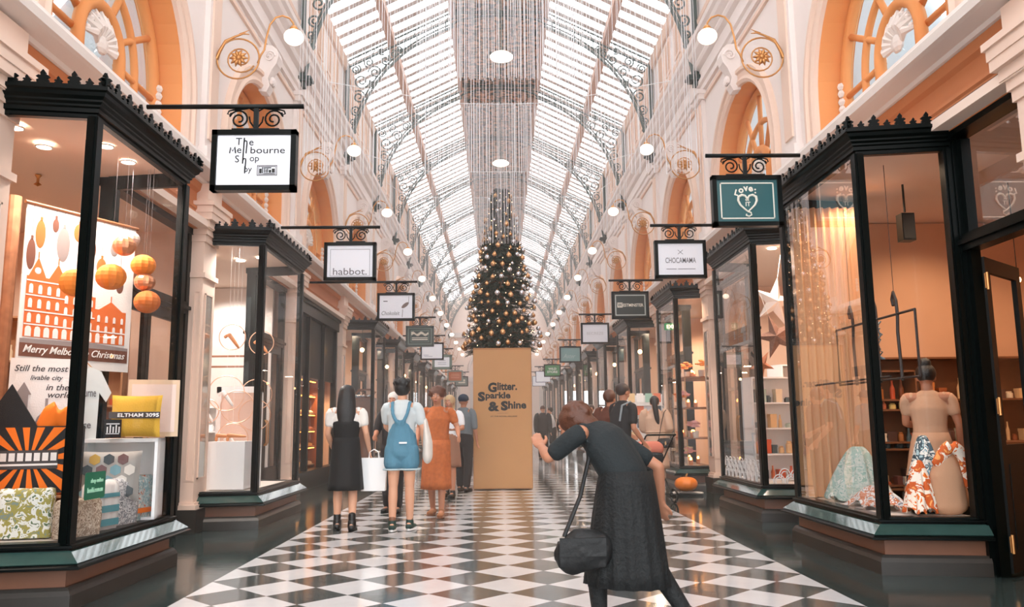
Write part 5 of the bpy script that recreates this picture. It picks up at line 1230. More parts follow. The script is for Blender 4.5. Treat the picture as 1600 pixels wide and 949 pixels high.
# livable city tea towel
t = thing('tea_towel', 'white tea towel reading Still the most livable city in the world', 'tea towel', (-3.72, 6.62, 1.02), radians(28))
MB().box(-.24,.24,0,.01,0,.74).build('cloth', LINEN, t)
for s_, z, x in (('Still the most',.66,-.02),('livable city',.58,.02),('in the',.51,.1),('world',.45,.12)):
    put(text_mb(s_, 1, .01, None, .05, .001, 'CENTER', .25), T(x,-.002,z)).build('lettering', INK, t)
b = MB(); b.box(-.17,-.10,-.004,0,.12,.45); b.poly([(-.19,.45),(-.08,.45),(-.135,.55)], .004, T(0,-.004,0)); b.box(-.2,.16,-.004,0,.05,.16); b.poly([(-.06,.16),(.12,.16),(.09,.27),(.03,.34),(-.03,.27)], .004, T(0,-.004,0)); b.box(.02,.04,-.004,0,.33,.42)
b.build('printed_cathedral', PEARG, t)
# t-shirt on hanger
t = thing('tee_shirt', 'pale grey tee shirt printed Melbourne place hanging behind the mullion', 'tee shirt', (-3.60, 7.0, 1.0), radians(30)); t.scale = (.62,1,1)
MB().poly([(-.2,0),(.2,0),(.21,.5),(.30,.42),(.36,.50),(.22,.68),(.08,.72),(0,.69),(-.08,.72),(-.22,.68),(-.36,.50),(-.30,.42),(-.21,.5)], .03).build('cloth', mat('pale_grey_jersey', (206,212,212), .9), t)
put(text_mb('melbourne', 1, .01, .34, .07), T(0,-.003,.50)).build('lettering', GREY, t); put(text_mb('place', 1, .01, .22, .08), T(.02,-.003,.22)).build('lettering', GREY, t)
MB().tube([(-.12,.015,.70),(0,.015,.78),(.12,.015,.70)], .005, 5).tube([(0,.015,.78),(.03,.015,.82),(0,.015,.86)], .004, 5).build('hanger', BRASS, t)
# hanging paper lanterns
def lantern(label, loc, r, m_, grp='paper ball decorations in the souvenir window'):
    t = thing('paper_ball', label, 'decoration', loc, 0, grp); m = MB(); n = 24; K = 10; vs = []; fs = []
    for i in range(K+1):
        a = pi*i/K
        for k in range(n):
            b = 2*pi*k/n; q = r*(max(sin(a), .03))*(1+.06*(k % 2)); vs.append((q*cos(b), q*sin(b), -r*cos(a)*.95))
    for i in range(K):
        for k in range(n): fs.append((i*n+k, i*n+(k+1)%n, (i+1)*n+(k+1)%n, (i+1)*n+k))
    m.add(vs, fs); m.build('ball', m_, t); MB().tube([(0,0,r*.95),(0,0,3.5-loc[2])], .001, 4).build('string', GREY, t)
OR1 = mat('orange_honeycomb_paper', (232,132,48), .8); OR2 = mat('amber_paper', (206,112,50), .8); COP = mat('copper_foil_ball', (220,150,110), .3, metal=.6)
for lab, loc, r, m_ in (('bright orange honeycomb paper ball left of the corner mullion', (-3.38,6.35,2.33), .115, OR1), ('orange honeycomb paper ball just right of the corner mullion', (-3.3,6.75,2.45), .115, OR1),
    ('copper foil ball above the orange paper balls', (-3.22,6.78,2.72), .09, COP), ('pale foil ball beside the copper one', (-3.35,7.15,2.86), .085, mat('pale_foil', (224,200,186), .3, metal=.4)),
    ('topmost orange paper ball of the right hand trio', (-3.2,7.12,2.62), .10, OR1), ('shiny copper ball, middle of the right hand trio', (-3.18,7.12,2.47), .085, COP), ('brown amber paper ball, lowest of the right hand trio', (-3.14,7.1,2.29), .105, OR2)):
    lantern(lab, loc, r, m_)
# open white box shelf, cushions
t = thing('display_cube', 'white open display cube carrying the yellow cushion', 'display cube', (-3.25, 6.98, .44), radians(12))
m = MB(); m.box(-.30,.30,0,.35,.0,.02); m.box(-.30,.30,0,.35,.64,.67); m.box(-.30,-.275,0,.35,0,.67); m.box(.275,.30,0,.35,0,.67); m.box(-.30,.30,.33,.35,0,.67); m.build('cube_shell', WHITE, t)
def cushion(name, label, loc, rz, w_, h_, d, mats, tilt=-.15, cat='cushion'):
    t = thing(name, label, cat, loc, rz); t.rotation_euler = (tilt, 0, rz); m = MB(); n = 16; vs = []; fs = []
    for side in (-1, 1):
        for i in range(n+1):
            for j in range(n+1):
                u = i/n*2-1; v_ = j/n*2-1; th = d*((1-u**4)*(1-v_**4))**.5
                pin = 1-.06*(1-abs(v_))*0-.05*(1-v_*v_)*abs(u)**3; pin2 = 1-.05*(1-u*u)*abs(v_)**3
                vs.append((u*w_/2*pin, side*th/2, h_/2+v_*h_/2*pin2))
    q = (n+1)**2
    for sd in (0, 1):
        for i in range(n):
            for j in range(n):
                f = (sd*q+i*(n+1)+j, sd*q+(i+1)*(n+1)+j, sd*q+(i+1)*(n+1)+j+1, sd*q+i*(n+1)+j+1); fs.append(f if sd == 0 else tuple(reversed(f)))
    m.add(vs, fs); m.build('cover', mats, t, True); return t
t = cushion('cushion', 'mustard yellow cushion with a black band reading ELTHAM 3095', (-3.14, 7.0, 1.12), radians(14), .40, .36, .13, mat('mustard_linen', (212,168,62), .9, bump=(90,.2)))
MB().box(-.198,.198,-.071,-.066,.15,.205).build('band', INK, t); put(text_mb('ELTHAM 3095', 1, .02, .32, .032), T(.03,-.073,.177)).build('lettering', WHITE, t)
t = cushion('cushion', 'cushion patterned with blue, mustard and grey hexagon houses', (-3.20, 6.72, .62), radians(12), .46, .40, .12, mat('mixed_hexagon_ground', (170,166,160), .9))
hc = [mat('hex_blue', (120,160,170), .9), mat('hex_mustard', (200,160,80), .9), mat('hex_plum', (120,92,92), .9), mat('hex_white', (220,216,208), .9), mat('hex_slate', (80,88,92), .9)]
for i in range(4):
    for j in range(4):
        x = -.16+.105*i+(.05 if j % 2 else 0); z = .07+.085*j
        if abs(x) < .2: MB().poly([(x+.045*cos(pi/6+pi/3*k), z+.045*sin(pi/6+pi/3*k)) for k in range(6)], .003, T(0,-.064-.0*abs(x),0)).build('printed_hexagon', hc[(i*3+j*2) % 5], t)
# sunburst tram bag and backpack
t = thing('sunburst_bag', 'black bag with an orange sunburst and tram picture, bottom left window', 'bag', (-3.62, 6.30, .72), radians(22))
BLKCL = mat('black_canvas', (24,24,26), .8)
m = MB().box(-.36,.36,.0,.16,0,.50); m.build('bag_body', BLKCL, t)
for i in range(16):
    a0 = 2*pi*i/16; a1 = a0+.2; R = .5
    def cl(a): 
        c_, s__ = cos(a), sin(a); k = min(.35/max(abs(c_),1e-6), .24/max(abs(s__),1e-6)); return (c_*k, .25+s__*k)
    p0, p1 = cl(a0), cl(a1); q0 = (.10*cos(a0), .25+.07*sin(a0)); q1 = (.10*cos(a1), .25+.07*sin(a1))
    MB().poly([q0, p0, p1, q1], .003, T(0,-.003,0)).build('sunburst_ray', mat('vivid_orange_print', (232,116,30), .9), t)
m = MB(); m.mi = 0; m.box(-.2,.2,-.01,-.003,.18,.32); m.mi = 1; [m.box(-.18+.055*i,-.14+.055*i,-.013,-.01,.24,.30) for i in range(7)]; m.box(-.2,.2,-.013,-.01,.205,.22); m.build('tram_print', [INK, LINEN], t)
m = MB(); m.poly([(-.34,.48),(.05,.48),(-.15,.82)], .03, T(0,.06,0)); m.build('folded_flap', BLKCL, t)
m = MB(); limb(m, [(.1,.1,.5),(.16,.08,.62),(.25,.1,.52)], [(.08,.06)]*3); fuse(m.build('orange_scarf', MATS['vivid_orange_print'], t), .014, 2)
# rolled towels / folded cloths along the front
def towel(label, loc, rz, w_, h_, mt, stripes=None, name='folded_towel'):
    t = thing(name, label, 'towel', loc, rz, 'folded towels along the souvenir window'); m = MB()
    pts = [(0,-.05,0),(0,-.062,h_*.5),(0,-.055,h_*.9),(0,-.03,h_),(0,.03,h_),(0,.055,h_*.9),(0,.06,0)]
    n = 10; vs = []; fs = []
    for i in range(n+1):
        x = -w_/2+w_*i/n; wob = .006*sin(i*1.7)
        vs += [(x, p[1]+wob, p[2]+(.004*sin(i*2.3) if p[2] > 0 else 0)) for p in pts]
    q = len(pts)
    for i in range(n):
        for k in range(q-1): fs.append((i*q+k, (i+1)*q+k, (i+1)*q+k+1, i*q+k+1))
    fs += [tuple(range(q)), tuple(reversed(range(n*q, n*q+q)))]
    m.add(vs, fs); m.build('towel_fold', mt, t, True)
    if stripes:
        for z, hh, mm_ in stripes: MB().box(-w_/2,w_/2,-.073,-.066,z,z+hh).build('stripe', mm_, t)
    return t
FLOR = print_mat('green_floral_print', [(86,104,72),(216,214,206),(150,140,70),(120,132,120)], 16); TEALC = mat('teal_cloth', (90,150,160), .9)
for a in ((('white towel with green floral print at far left of the sill'), (-3.42,5.98,.44), .2, .34, .34, FLOR),):
    towel(*a)
towel('cream towel with sketchy brown print left of the green sticker', (-3.08,6.02,.44), 1.2, .30, .26, print_mat('sketch_print', [(120,100,84),(196,180,160),(150,130,112),(212,200,184)], 24))
towel('stack of white and teal striped towels behind the sticker', (-3.1,6.38,.44), 1.35, .26, .36, LINEN, [(.03,.05,TEALC),(.13,.05,TEALC),(.24,.03,TEALC)])
towel('grey and white patterned towel, fourth along the sill', (-3.1,6.72,.44), 1.35, .28, .36, print_mat('grey_white_towel_print', [(96,98,102),(206,206,206),(140,142,146),(226,226,226)], 26))
towel('orange and pale blue patterned towel nearest the far mullion', (-3.1,7.06,.44), 1.35, .26, .36, print_mat('orange_blue_print', [(196,96,50),(196,206,204),(150,176,180),(224,214,200)], 20), [(.06,.04,MATS['vivid_orange_print'])])
t = thing('glass_sticker', 'green sticker reading shop online lumbi.com.au on the window glass', 'sticker', (-2.968, 6.02, .70), radians(90))
n = 6; rr = .02; w_, h_ = .30, .19
pts = []
for cx, cz, a0 in ((w_/2-rr,h_-rr,0),(-w_/2+rr,h_-rr,pi/2),(-w_/2+rr,rr,pi),(w_/2-rr,rr,1.5*pi)):
    pts += [(cx+rr*cos(a0+pi/2*i/n), cz+rr*sin(a0+pi/2*i/n)) for i in range(n+1)]
MB().poly(pts, .003).build('sticker_sheet', mat('bright_green_vinyl', (10,104,74), .4), t)
put(text_mb('shop online', 1, .01, .18, .038), T(.02,-.002,.125)).build('lettering', mat('pale_green_ink', (170,220,190), .5), t); put(text_mb('lumbi.com.au', 1, .01, .22, .036), T(.0,-.002,.065)).build('lettering', MATS['pale_green_ink'], t)
t = slab('picture_frame', 'pale timber framed picture behind the yellow cushion', 'picture frame', (-3.12,7.3,1.12), radians(20), .42, .5, mat('pale_timber', (216,190,160), .6), .02)
MB().box(-.18,.18,-.004,0,.04,.46).build('picture', mat('blush_print', (226,204,194), .7), t)
t = slab('logo_card', 'small black square card with white pattern beside yellow cushion', 'card', (-3.26,6.86,1.12), radians(30), .13, .15, BLKCL, .008)
m = MB(); [m.box(-.045+.022*i,-.035+.022*i,-.003,0,.04,.09+.015*(i % 2)) for i in range(5)]; m.box(-.05,.05,-.003,0,.11,.118); m.box(-.05,.05,-.003,0,.03,.036); m.build('white_emblem', WHITE, t)
# downlights in souvenir shop
for i, (x, y) in enumerate(((-3.86,6.2),(-3.88,6.65),(-3.36,6.64),(-3.36,7.06),(-3.85,8.33))):
    t = thing('downlight', ['recessed downlight nearest the corner at far left','second recessed downlight in the souvenir bay, left pane','recessed downlight just right of the corner mullion','recessed downlight right of the middle of the pane','recessed downlight deepest inside the souvenir shop'][i], 'downlight', (x, y, 3.545), 0, 'downlights in the souvenir shop ceiling')
    MB().lathe([(0,0),(.055,0),(.055,.006),(0,.006)], 18).build('lens', DL, t); MB().tube([(.062*cos(2*pi*k/20), .062*sin(2*pi*k/20), .002) for k in range(20)], .007, 6, closed=True).build('ring', WHITE, t)
for i, (x, y) in enumerate(((-4.15,6.6),(-4.4,7.5))):
    t = thing('sprinkler', ['small ceiling sprinkler near the left edge','second ceiling sprinkler deeper in the souvenir shop'][i], 'sprinkler', (x, y, 3.46)); MB().lathe([(0,.11),(.03,.11),(.012,.08),(.012,.04),(.035,.02),(.0,.0)], 10).build('head', BRASS, t)
# shelves at back of souvenir shop with goods
def shelf_unit(label, loc, rz, w_, h_, n, seed, cols, frame=WHITE, glow=None, cat='shelf unit', group=None, item='box'):
    t = thing('shelf_unit', label, cat, loc, rz); m = MB()
    for x in (-w_/2, w_/2-.02): m.box(x, x+.02, 0, .32, 0, h_)
    m.build('side_panel', frame, t)
    MB().box(-w_/2, w_/2, .31, .33, 0, h_).build('back_panel', frame, t)
    for k in range(n+1): MB().box(-w_/2, w_/2, 0, .32, h_*k/n-.01 if k else 0, h_*k/n+.01 if k else .02).build('shelf', frame, t)
    g = random.Random(seed); R_ = Matrix.Rotation(rz, 3, 'Z')
    for k in range(n):
        x = -w_/2+.06
        while x < w_/2-.08:
            ww = g.uniform(.05, .11); hh = min(g.uniform(.08, .24), h_/n-.05); c = g.choice(cols); p = Vector(loc)+R_@Vector((x+ww/2, .12+g.uniform(0,.06), h_*k/n+.012))
            kind = g.random()
            mm_ = mat('goods_%d_%d_%d' % c, c, .5)
            wname = ['shelf_jar','shelf_box','shelf_bottle'][0 if kind < .35 else 1 if kind < .7 else 2]
            o = MB()
            if kind < .35: o.lathe([(0,0),(ww*.45,0),(ww*.48,.01),(ww*.48,hh*.5),(ww*.3,hh*.56),(ww*.34,hh*.58),(ww*.34,hh*.66),(0,hh*.66)], 10)
            elif kind < .7: o.box(-ww/2,ww/2,-.05,.05,0,hh*.8); o.box(-ww/2-.003,ww/2+.003,-.053,.053,hh*.6,hh*.82)
            else: o.lathe([(0,0),(ww*.35,0),(ww*.36,hh*.55),(ww*.16,hh*.75),(ww*.14,hh*.95),(ww*.17,hh),(0,hh)], 10)
            q = o.build(wname, mm_); q.location = p; q.rotation_euler = (0,0,rz)
            cn = {(200,120,60):'amber',(230,190,140):'sand',(150,80,40):'brown',(240,220,190):'cream',(90,60,50):'dark brown',(210,90,50):'rust',(226,222,214):'off white',(206,110,70):'terracotta',(70,90,96):'slate',(230,200,120):'yellow',(180,200,190):'sage',(120,70,60):'maroon',(236,230,226):'white',(214,140,90):'tan',(240,240,240):'bright white',(60,60,64):'black'}.get(c, 'pale')
            lev = ['bottom','second','third','fourth','fifth'][k]
            lw = ('%s %s, %s shelf of the %s' % (cn, {'shelf_jar':'jar','shelf_box':'box','shelf_bottle':'bottle'}[wname], lev, label)).split()[:16]
            tag(q, ' '.join(lw), {'shelf_jar':'jar','shelf_box':'box','shelf_bottle':'bottle'}[wname], 'goods on the %s shelf of %s' % (lev, label))
            x += ww+g.uniform(.015, .05)
    return t
WARMC = [(200,120,60),(230,190,140),(150,80,40),(240,220,190),(90,60,50),(210,90,50)]
MIXC = [(226,222,214),(206,110,70),(70,90,96),(230,200,120),(180,200,190),(120,70,60)]
shelf_unit('tan shelves at the far left inside the souvenir shop', (-5.6, 7.9, 0), radians(60), 1.6, 2.1, 5, 4, MIXC, mat('tan_shelving', (190,140,100), .6))
shelf_unit('tan shelves behind the building banner', (-4.95, 8.9, 0), radians(15), 1.5, 2.4, 5, 5, WARMC, MATS['tan_shelving'])
# ---- shoe shop (left, second): hoops with shoes -------------------------------
HOOP = mat('rose_gold_hoop', (226,180,150), .3, metal=.6)
def shoe_model(t, o_, M_, c, name='shoe'):
    m = MB()
    limb(m, [(-.08,0,.02),(0,0,.015),(.09,0,.008),(.12,0,.004)], [(.032,.028),(.034,.024),(.036,.018),(.026,.010)], 12, Vector((0,1,0))); m.box(-.11,-.075,-.02,.02,-.05,.0)
    m.v = [tuple(M_ @ Vector(v_)) for v_ in m.v]
    return fuse(m.build(name, c, t), .006, 2)
hoops = [(-3.30,10.15,2.32,.16,'tan','topmost hoop with a tan shoe, left pane of the shoe window'),(-3.38,10.25,1.62,.22,'white','large hoop with a white shoe beside the shoe window mullion'),(-3.62,10.25,1.40,.15,'white','small hoop with a white shoe at the left of the shoe window'),
  (-3.22,10.2,1.45,.2,'none','empty hoop overlapping the large one'),(-3.30,10.3,1.05,.19,'white','lowest hoop with a white shoe above the white plinth'),(-3.15,10.9,2.32,.16,'tan','hoop with a tan shoe high in the front pane'),
  (-3.15,10.75,1.62,.2,'white','hoop with a white shoe in the front pane'),(-3.12,10.6,1.35,.2,'none','empty lower hoop in the front pane')]
for x, y, z, r, c, lab in hoops:
    x -= .12; y += .12
    t = thing('display_hoop', lab, 'display hoop', (x, y, z), radians(8)); MB().tube([(r*cos(a), 0, r*sin(a)) for a in [2*pi*i/32 for i in range(32)]], .006, 6, closed=True).build('hoop', HOOP, t)
    MB().tube([(0,0,r),(0,0,3.5-z)], .0015, 4).build('thread', WHITE, t)
    if c != 'none':
        q = thing('shoe', ('tan leather shoe' if c == 'tan' else 'white leather shoe')+' balanced in the '+lab.split(',')[0].replace(' with a tan shoe','').replace(' with a white shoe',''), 'shoe', (x, y, z-r*.3), radians(8))
        shoe_model(q, None, RY(radians(50)), mat('tan_shoe', (214,138,84), .5) if c == 'tan' else mat('white_shoe', (236,232,228), .4), 'upper')
t = thing('display_plinth', 'white display plinth in the shoe shop window', 'plinth', (-3.45, 10.35, .44)); MB().box(-.2,.25,-.12,.4,0,.58).build('plinth_body', WHITE, t)
t = thing('display_screen', 'white upright panel frame behind the shoe hoops', 'display panel', (-3.45, 10.75, .44)); m = MB(); m.box(-.3,.3,0,.03,1.2,1.28); m.box(-.3,-.24,0,.03,0,1.28); m.box(.24,.3,0,.03,0,1.28); m.build('panel_frame', WHITE, t)
MB().box(-.24,.24,.01,.02,0,1.2).build('panel_fill', mat('blush_panel', (222,190,174), .6), t)
t = thing('pair_of_shoes', 'pair of tan shoes standing on the white plinth', 'shoes', (-3.42, 10.3, 1.03)); 
for k, dx in enumerate((-.06,.08)): shoe_model(t, None, T(dx,.0,.045) @ RZ(.3), MATS['tan_shoe'])
for i, (x, y) in enumerate(((-4.1,11.2),(-3.75,11.5),(-3.4,11.3))):
    t = thing('downlight', ['leftmost','middle','rightmost'][i]+' recessed downlight in the shoe shop ceiling', 'downlight', (x, y, 3.545)); MB().lathe([(0,0),(.06,0),(.06,.006),(0,.006)], 18).build('lens', DL, t)
t = thing('wall_groove_rail', 'dark double rail along the shoe shop back wall', 'rail', (-4.6, 12.6, 2.1)); MB().box(-.9,.9,-.02,.0,0,.03).box(-.9,.9,-.02,.0,.16,.19).build('rail', BRONZE, t)
shelf_unit('white shoe shop shelves behind the hoops', (-4.75, 12.6, 0), radians(10), 1.3, 1.5, 4, 9, [(236,230,226),(214,140,90),(240,240,240),(60,60,64)], WHITE)
# ---- food shop: lit shelves -----------------------------------------------------
WL = mat('warm_strip_glow', (255,190,110), .3, emit=5, ecol=(255,170,80))
t = thing('pastry_cabinet', 'tall lit pastry cabinet inside the flush left shopfront', 'display cabinet', (-4.35, 16.9, 0), radians(90+0)); t.rotation_euler = (0,0,radians(90))
m = MB(); m.box(-1.8,1.5,.35,.4,0,2.2); m.box(-1.8,-1.76,-.25,.4,0,2.2); m.box(1.46,1.5,-.25,.4,0,2.2); m.build('cabinet_shell', mat('amber_wood', (150,84,40), .5), t)
for z in (.36,.75,1.1,1.45,1.85): MB().box(-1.76,1.46,-.2,.36,z,z+.02).build('shelf', BRONZE, t)
for z in (.72,1.07,1.42,1.82,2.15): MB().box(-1.7,1.4,-.2,-.16,z,z+.018).build('strip_light', WL, t)
g = random.Random(8)
for z in (.38,.77,1.12,1.47):
    for i in range(9):
        if g.random() < .85:
            c = g.choice([(214,130,60),(240,190,110),(160,80,40),(236,214,180)]); o = MB().ball((0,0,.035), (.09,.06,.04), 10, 7); o.box(-.10,.10,-.08,.08,0,.008)
            q = o.build('pastry_tray', mat('pastry_%d_%d' % (c[0], c[1]), c, .6)); q.location = (-4.25, 15.35+.35*i, z+.0); tag(q, 'small tray of pastry on the lit cabinet shelves', 'pastry', 'pastries in the lit cabinet')
# ---- scarf shop (right, nearest) ---------------------------------------------------
IRON2 = mat('rusty_black_iron', (44,32,28), .6)
t = thing('iron_hanging_rack', 'black iron rectangular rack hung on cords with hooks in the scarf window', 'rack', (3.42, 7.55, 1.56), radians(90)); 
m = MB(); m.tube([(-.85,0,0),(.75,0,0),(.75,0,.56),(-.85,0,.56),(-.85,0,0)], .012, 6); m.tube([(-.85,.25,0),(.75,.25,0)], .010, 6)
m.build('rack_frame', IRON2, t)
for x in (-.55,-.15,.35):
    h = MB(); h.tube([(x,-.0,-.02),(x+.02,0,.4),(x-.0,0,.56),(x+.01,0,.68),(x+.05,0,.76),(x+.08,0,.70),(x+.06,0,.64)], .014, 6); h.build('hook', IRON2, t)
    MB().tube([(x+.04,0,.76),(x+.04,0,1.92)], .003, 4).build('cord', IRON2, t)
t = thing('wire_figure', 'tangled blue grey wire figure hanging on the iron rack', 'ornament', (3.45, 7.5, 1.75)); m = MB(); g = random.Random(2)
for i in range(9): m.tube([(g.uniform(-.05,.05), g.uniform(-.05,.05), .36*j/6-.0+g.uniform(-.02,.02)) for j in range(7)], .008, 5)
m.build('wire', mat('blue_grey_metal', (110,124,130), .4, metal=.5), t)
def heap(name, label, loc, sx, sy, h_, mt, seed, peak=0, cat='scarf', vox=.013):
    """cloth draped over a small peak, falling in pleats to a crumpled skirt"""
    g = random.Random(seed); t = thing(name, label, cat, loc); m = MB(); n = 72; K = 16; vs = []; fs = []
    ph = [g.uniform(0, 6.28) for _ in range(6)]
    for lay in (0, 1):
        for i in range(K+1):
            u = i/K; prof = u**.9; z = h_*(1-u**1.5)**1.1
            for k in range(n):
                a = 2*pi*k/n
                f = 1+.20*u*sin(7*a+ph[0]+u*1.5)+.12*u*sin(13*a+ph[1]-u*2)+.10*sin(3*a+ph[2])*u+.05*sin(23*a+ph[3])*u
                zz = z+.035*u*sin(9*a+ph[4])*(1-u*.3)+.03*u*max(0, sin(5*a+ph[5]))
                r = (.16+.84*prof)*f-lay*.008
                vs.append((sx*r*cos(a)+peak*(1-u), sy*r*sin(a), max(.004, zz+.01-lay*.006)))
    q = (K+1)*n
    for lay in (0, 1):
        for i in range(K):
            for k in range(n): fs.append((lay*q+i*n+k, lay*q+i*n+(k+1)%n, lay*q+(i+1)*n+(k+1)%n, lay*q+(i+1)*n+k))
        fs.append(tuple(lay*q+k for k in range(n)))
    for k in range(n): fs.append((K*n+k, K*n+(k+1)%n, q+K*n+(k+1)%n, q+K*n+k))
    m.add(vs, fs); m.build('cloth_folds', mt, t, True); return t
MINT = print_mat('mint_print', [(150,190,178),(214,224,216),(180,206,196),(236,236,230)], 12)
GREYW = print_mat('grey_white_print', [(150,156,164),(226,226,226),(200,120,80),(236,236,236)], 14)
BLUEP = print_mat('blue_print', [(96,140,156),(220,220,214),(60,80,90),(170,196,200)], 14)
ORP = print_mat('orange_print', [(226,112,30),(240,226,210),(200,90,30),(236,160,90)], 9)
heap('scarf_heap', 'mint and pale blue scarves heaped at the far end of the scarf window', (3.42,8.0,.44), .26, .26, .50, MINT, 1)
heap('scarf_heap', 'white and grey patterned scarf lying low in the scarf window', (3.30,7.4,.44), .20, .36, .17, GREYW, 2)
heap('scarf_heap', 'blue patterned scarf hanging over the dark stand in the scarf window', (3.55,7.0,.62), .12, .16, .44, BLUEP, 3)
t = thing('dark_stand', 'small dark stand beneath the blue patterned scarf', 'stand', (3.55,7.0,.43)); MB().box(-.14,.14,-.14,.14,0,.16).box(-.11,.11,-.11,.11,.16,.30).build('stand_body', BLACK, t)
heap('scarf_heap', 'orange and white printed scarf at the near corner of the scarf window', (3.40,6.82,.44), .13, .12, .42, ORP, 4)
t = thing('draped_cloth_bag', 'taupe cloth bag draped with an orange scarf by the doorway', 'bag', (3.62,6.80,.44)); m = MB(); limb(m, [(0,0,.06),(0,0,.3),(.0,0,.46)], [(.16,.09),(.14,.08),(.06,.05)], 16); fuse(m.build('bag_body', mat('taupe_linen', (186,140,108), .85, bump=(14,.5)), t), .013, 3)
m = MB(); limb(m, [(-.08,-.02,.40),(.02,-.05,.54),(.12,-.05,.46),(.15,-.07,.22)], [(.05,.03),(.06,.04),(.05,.03),(.045,.02)], 12); fuse(m.build('orange_scarf', ORP, t), .012, 2)
t = thing('speaker', 'black box speaker hung high in the scarf shop', 'speaker', (4.05, 7.95, 2.98)); m = MB().box(-.065,.065,-.06,.06,0,.28); m.build('speaker_cabinet', BLACK, t); MB().tube([(0,0,.3),(0,0,.59)], .012, 6).build('bracket', BLACK, t); MB().box(-.055,.055,-.066,-.06,.02,.26).build('grille', TEXTB, t)
for i, (x, y, z) in enumerate(((4.62,7.9,2.56),(5.10,7.9,2.57),(3.95,9.0,2.6))):
    t = thing('pendant_bulb', ['bare warm bulb hanging behind the open door leaf','bare warm bulb hanging at the right photo edge','bare warm bulb hanging deep behind the iron rack'][i], 'pendant bulb', (x, y, z)); MB().ball((0,0,0), .032, 12, 8).build('bulb', BULB, t, True); MB().tube([(0,0,.03),(0,0,.09)], .018, 8).build('socket', BLACK, t); MB().tube([(0,0,.08),(0,0,3.57-z)], .004, 5).build('cord', BLACK, t)
TANW = mat('amber_plaster', (206,158,124), .8, vary=.05)
struct(MB().box(3.9,6.9,9.6,9.66,0,3.57).build('wall_scarf_shop', TANW)); struct(MB().box(6.85,6.95,5.6,9.6,0,3.57).build('wall_scarf_shop_side', TANW))
t = thing('shop_counter', 'dark shop counter seen through the open doorway', 'counter', (5.4, 8.6, 0)); m = MB().box(-.9,.9,-.3,.3,0,.92); m.build('counter_body', BLACK, t); MB().box(-.95,.95,-.35,.35,.92,.97).build('counter_top', WOOD, t)
shelf_unit('dark wooden dresser behind the open door leaf', (5.2, 9.2, 0), 0, 2.0, 1.9, 4, 12, WARMC, WOOD)
shelf_unit('dark wooden shelves behind the woman in the taupe dress', (4.25, 9.15, 0), 0, .8, 1.75, 4, 14, MIXC, WOOD)
t = thing('curtain_panel', 'tall peach curtain hanging at the far end of the scarf window', 'curtain', (3.40, 8.36, .44)); m = MB(); vs = []; n = 40
for z in (0, 3.0): vs += [(-.35+.7*i/n, .03*sin(i*1.3), z) for i in range(n+1)]
m.add(vs+[(v_[0], v_[1]+.01, v_[2]) for v_ in vs], [(i, i+1, n+2+i, n+1+i) for i in range(n)]+[(2*n+2+i, 2*n+3+n+i+0, 3*n+4+i, 2*n+3+i) for i in range(0)]); m.build('drape', mat('peach_drape', (216,166,126), .9), t, True)
# woman inside the scarf shop
J = stand(armR=((.24,-.02,1.13),(.25,.06,.88)), armL=((-.20,.08,1.15),(-.12,.24,1.12)))
t, v, M = person('woman with black bun in a taupe dress seen from behind inside the scarf shop', (4.02, 7.75, 0), radians(-25), J, SKINT, face=False, sc=1.02)
TP = mat('taupe_dress', (196,156,128), .85, bump=(20,.2))
garment(t, 'dress_top', TP, [([(0,0,1.0),(0,0,1.12),(0,0,1.28),(0,0,1.39)], [(.155,.12),(.145,.11),(.165,.115),(.11,.08)]), ([v['neck']-Vector((0,0,.06)),v['shL'],v['shL'].lerp(v['elL'],.55)], [.05,.054,.050]), ([v['neck']-Vector((0,0,.06)),v['shR'],v['shR'].lerp(v['elR'],.55)], [.05,.054,.050])])
skirt(t, 'dress_skirt', TP, (0,0,1.06), (0,0,.40), (.15,.115), (.27,.24), folds=7, amp=.07)
mm = MB(); mm.ball(v['head']+Vector((0,-.015,.035)), (.09,.104,.095), 14, 10); mm.ball(v['head']+Vector((0,-.04,.13)), (.055,.055,.05), 12, 8); fuse(mm.build('bun_hair', HAIRB, t), .010, 2)
for s_ in 'LR': shoe(t, v['an'+s_], v['toe'+s_], BOOT, BLACK)
# ---- paper star shop (right, second) ---------------------------------------------------
def star(label, loc, r, mt, rz, tilt):
    t = thing('paper_star', label, 'paper star', loc, rz); t.rotation_euler = (0, tilt, rz); m = MB(); P = [((r if k % 2 == 0 else r*.36)*sin(pi*k/5), (r if k % 2 == 0 else r*.36)*cos(pi*k/5)) for k in range(10)]
    vs = [(0,-r*.28,0),(0,r*.28,0)]+[(x,0,z) for x, z in P]; m.add(vs, [(0,2+k,2+(k+1)%10) for k in range(10)]+[(1,2+(k+1)%10,2+k) for k in range(10)]); m.build('star_body', mt, t); MB().tube([(0,0,r),(0,0,r+.3)], .003, 4).build('cord', WHITE, t)
star('big white folded paper star in the paper star window', (3.55,10.5,2.75), .34, mat('white_star_paper', (240,228,220), .7, emit=.0), .2, .2)
star('brown speckled paper star hanging below the white one', (3.5,10.35,2.28), .30, mat('brown_star_paper', (150,110,92), .8, vary=.5, vscale=40), -.3, -.3)
star('copper coloured paper star lowest in the window', (3.32,10.45,1.93), .20, mat('copper_star_paper', (196,122,84), .7), .3, .6)
shelf_unit('white shelf unit with jars inside the paper star shop', (3.72,10.9,.43), radians(8), .85, 1.35, 4, 21, MIXC+WARMC, WHITE)
shelf_unit('white shelves deeper inside the paper star shop', (4.7,11.9,.0), radians(20), 1.5, 2.0, 5, 22, MIXC, WHITE)
for i, y in enumerate((10.22,10.42,10.62,10.82,11.02,11.22,11.42,11.62,11.82)):
    pass
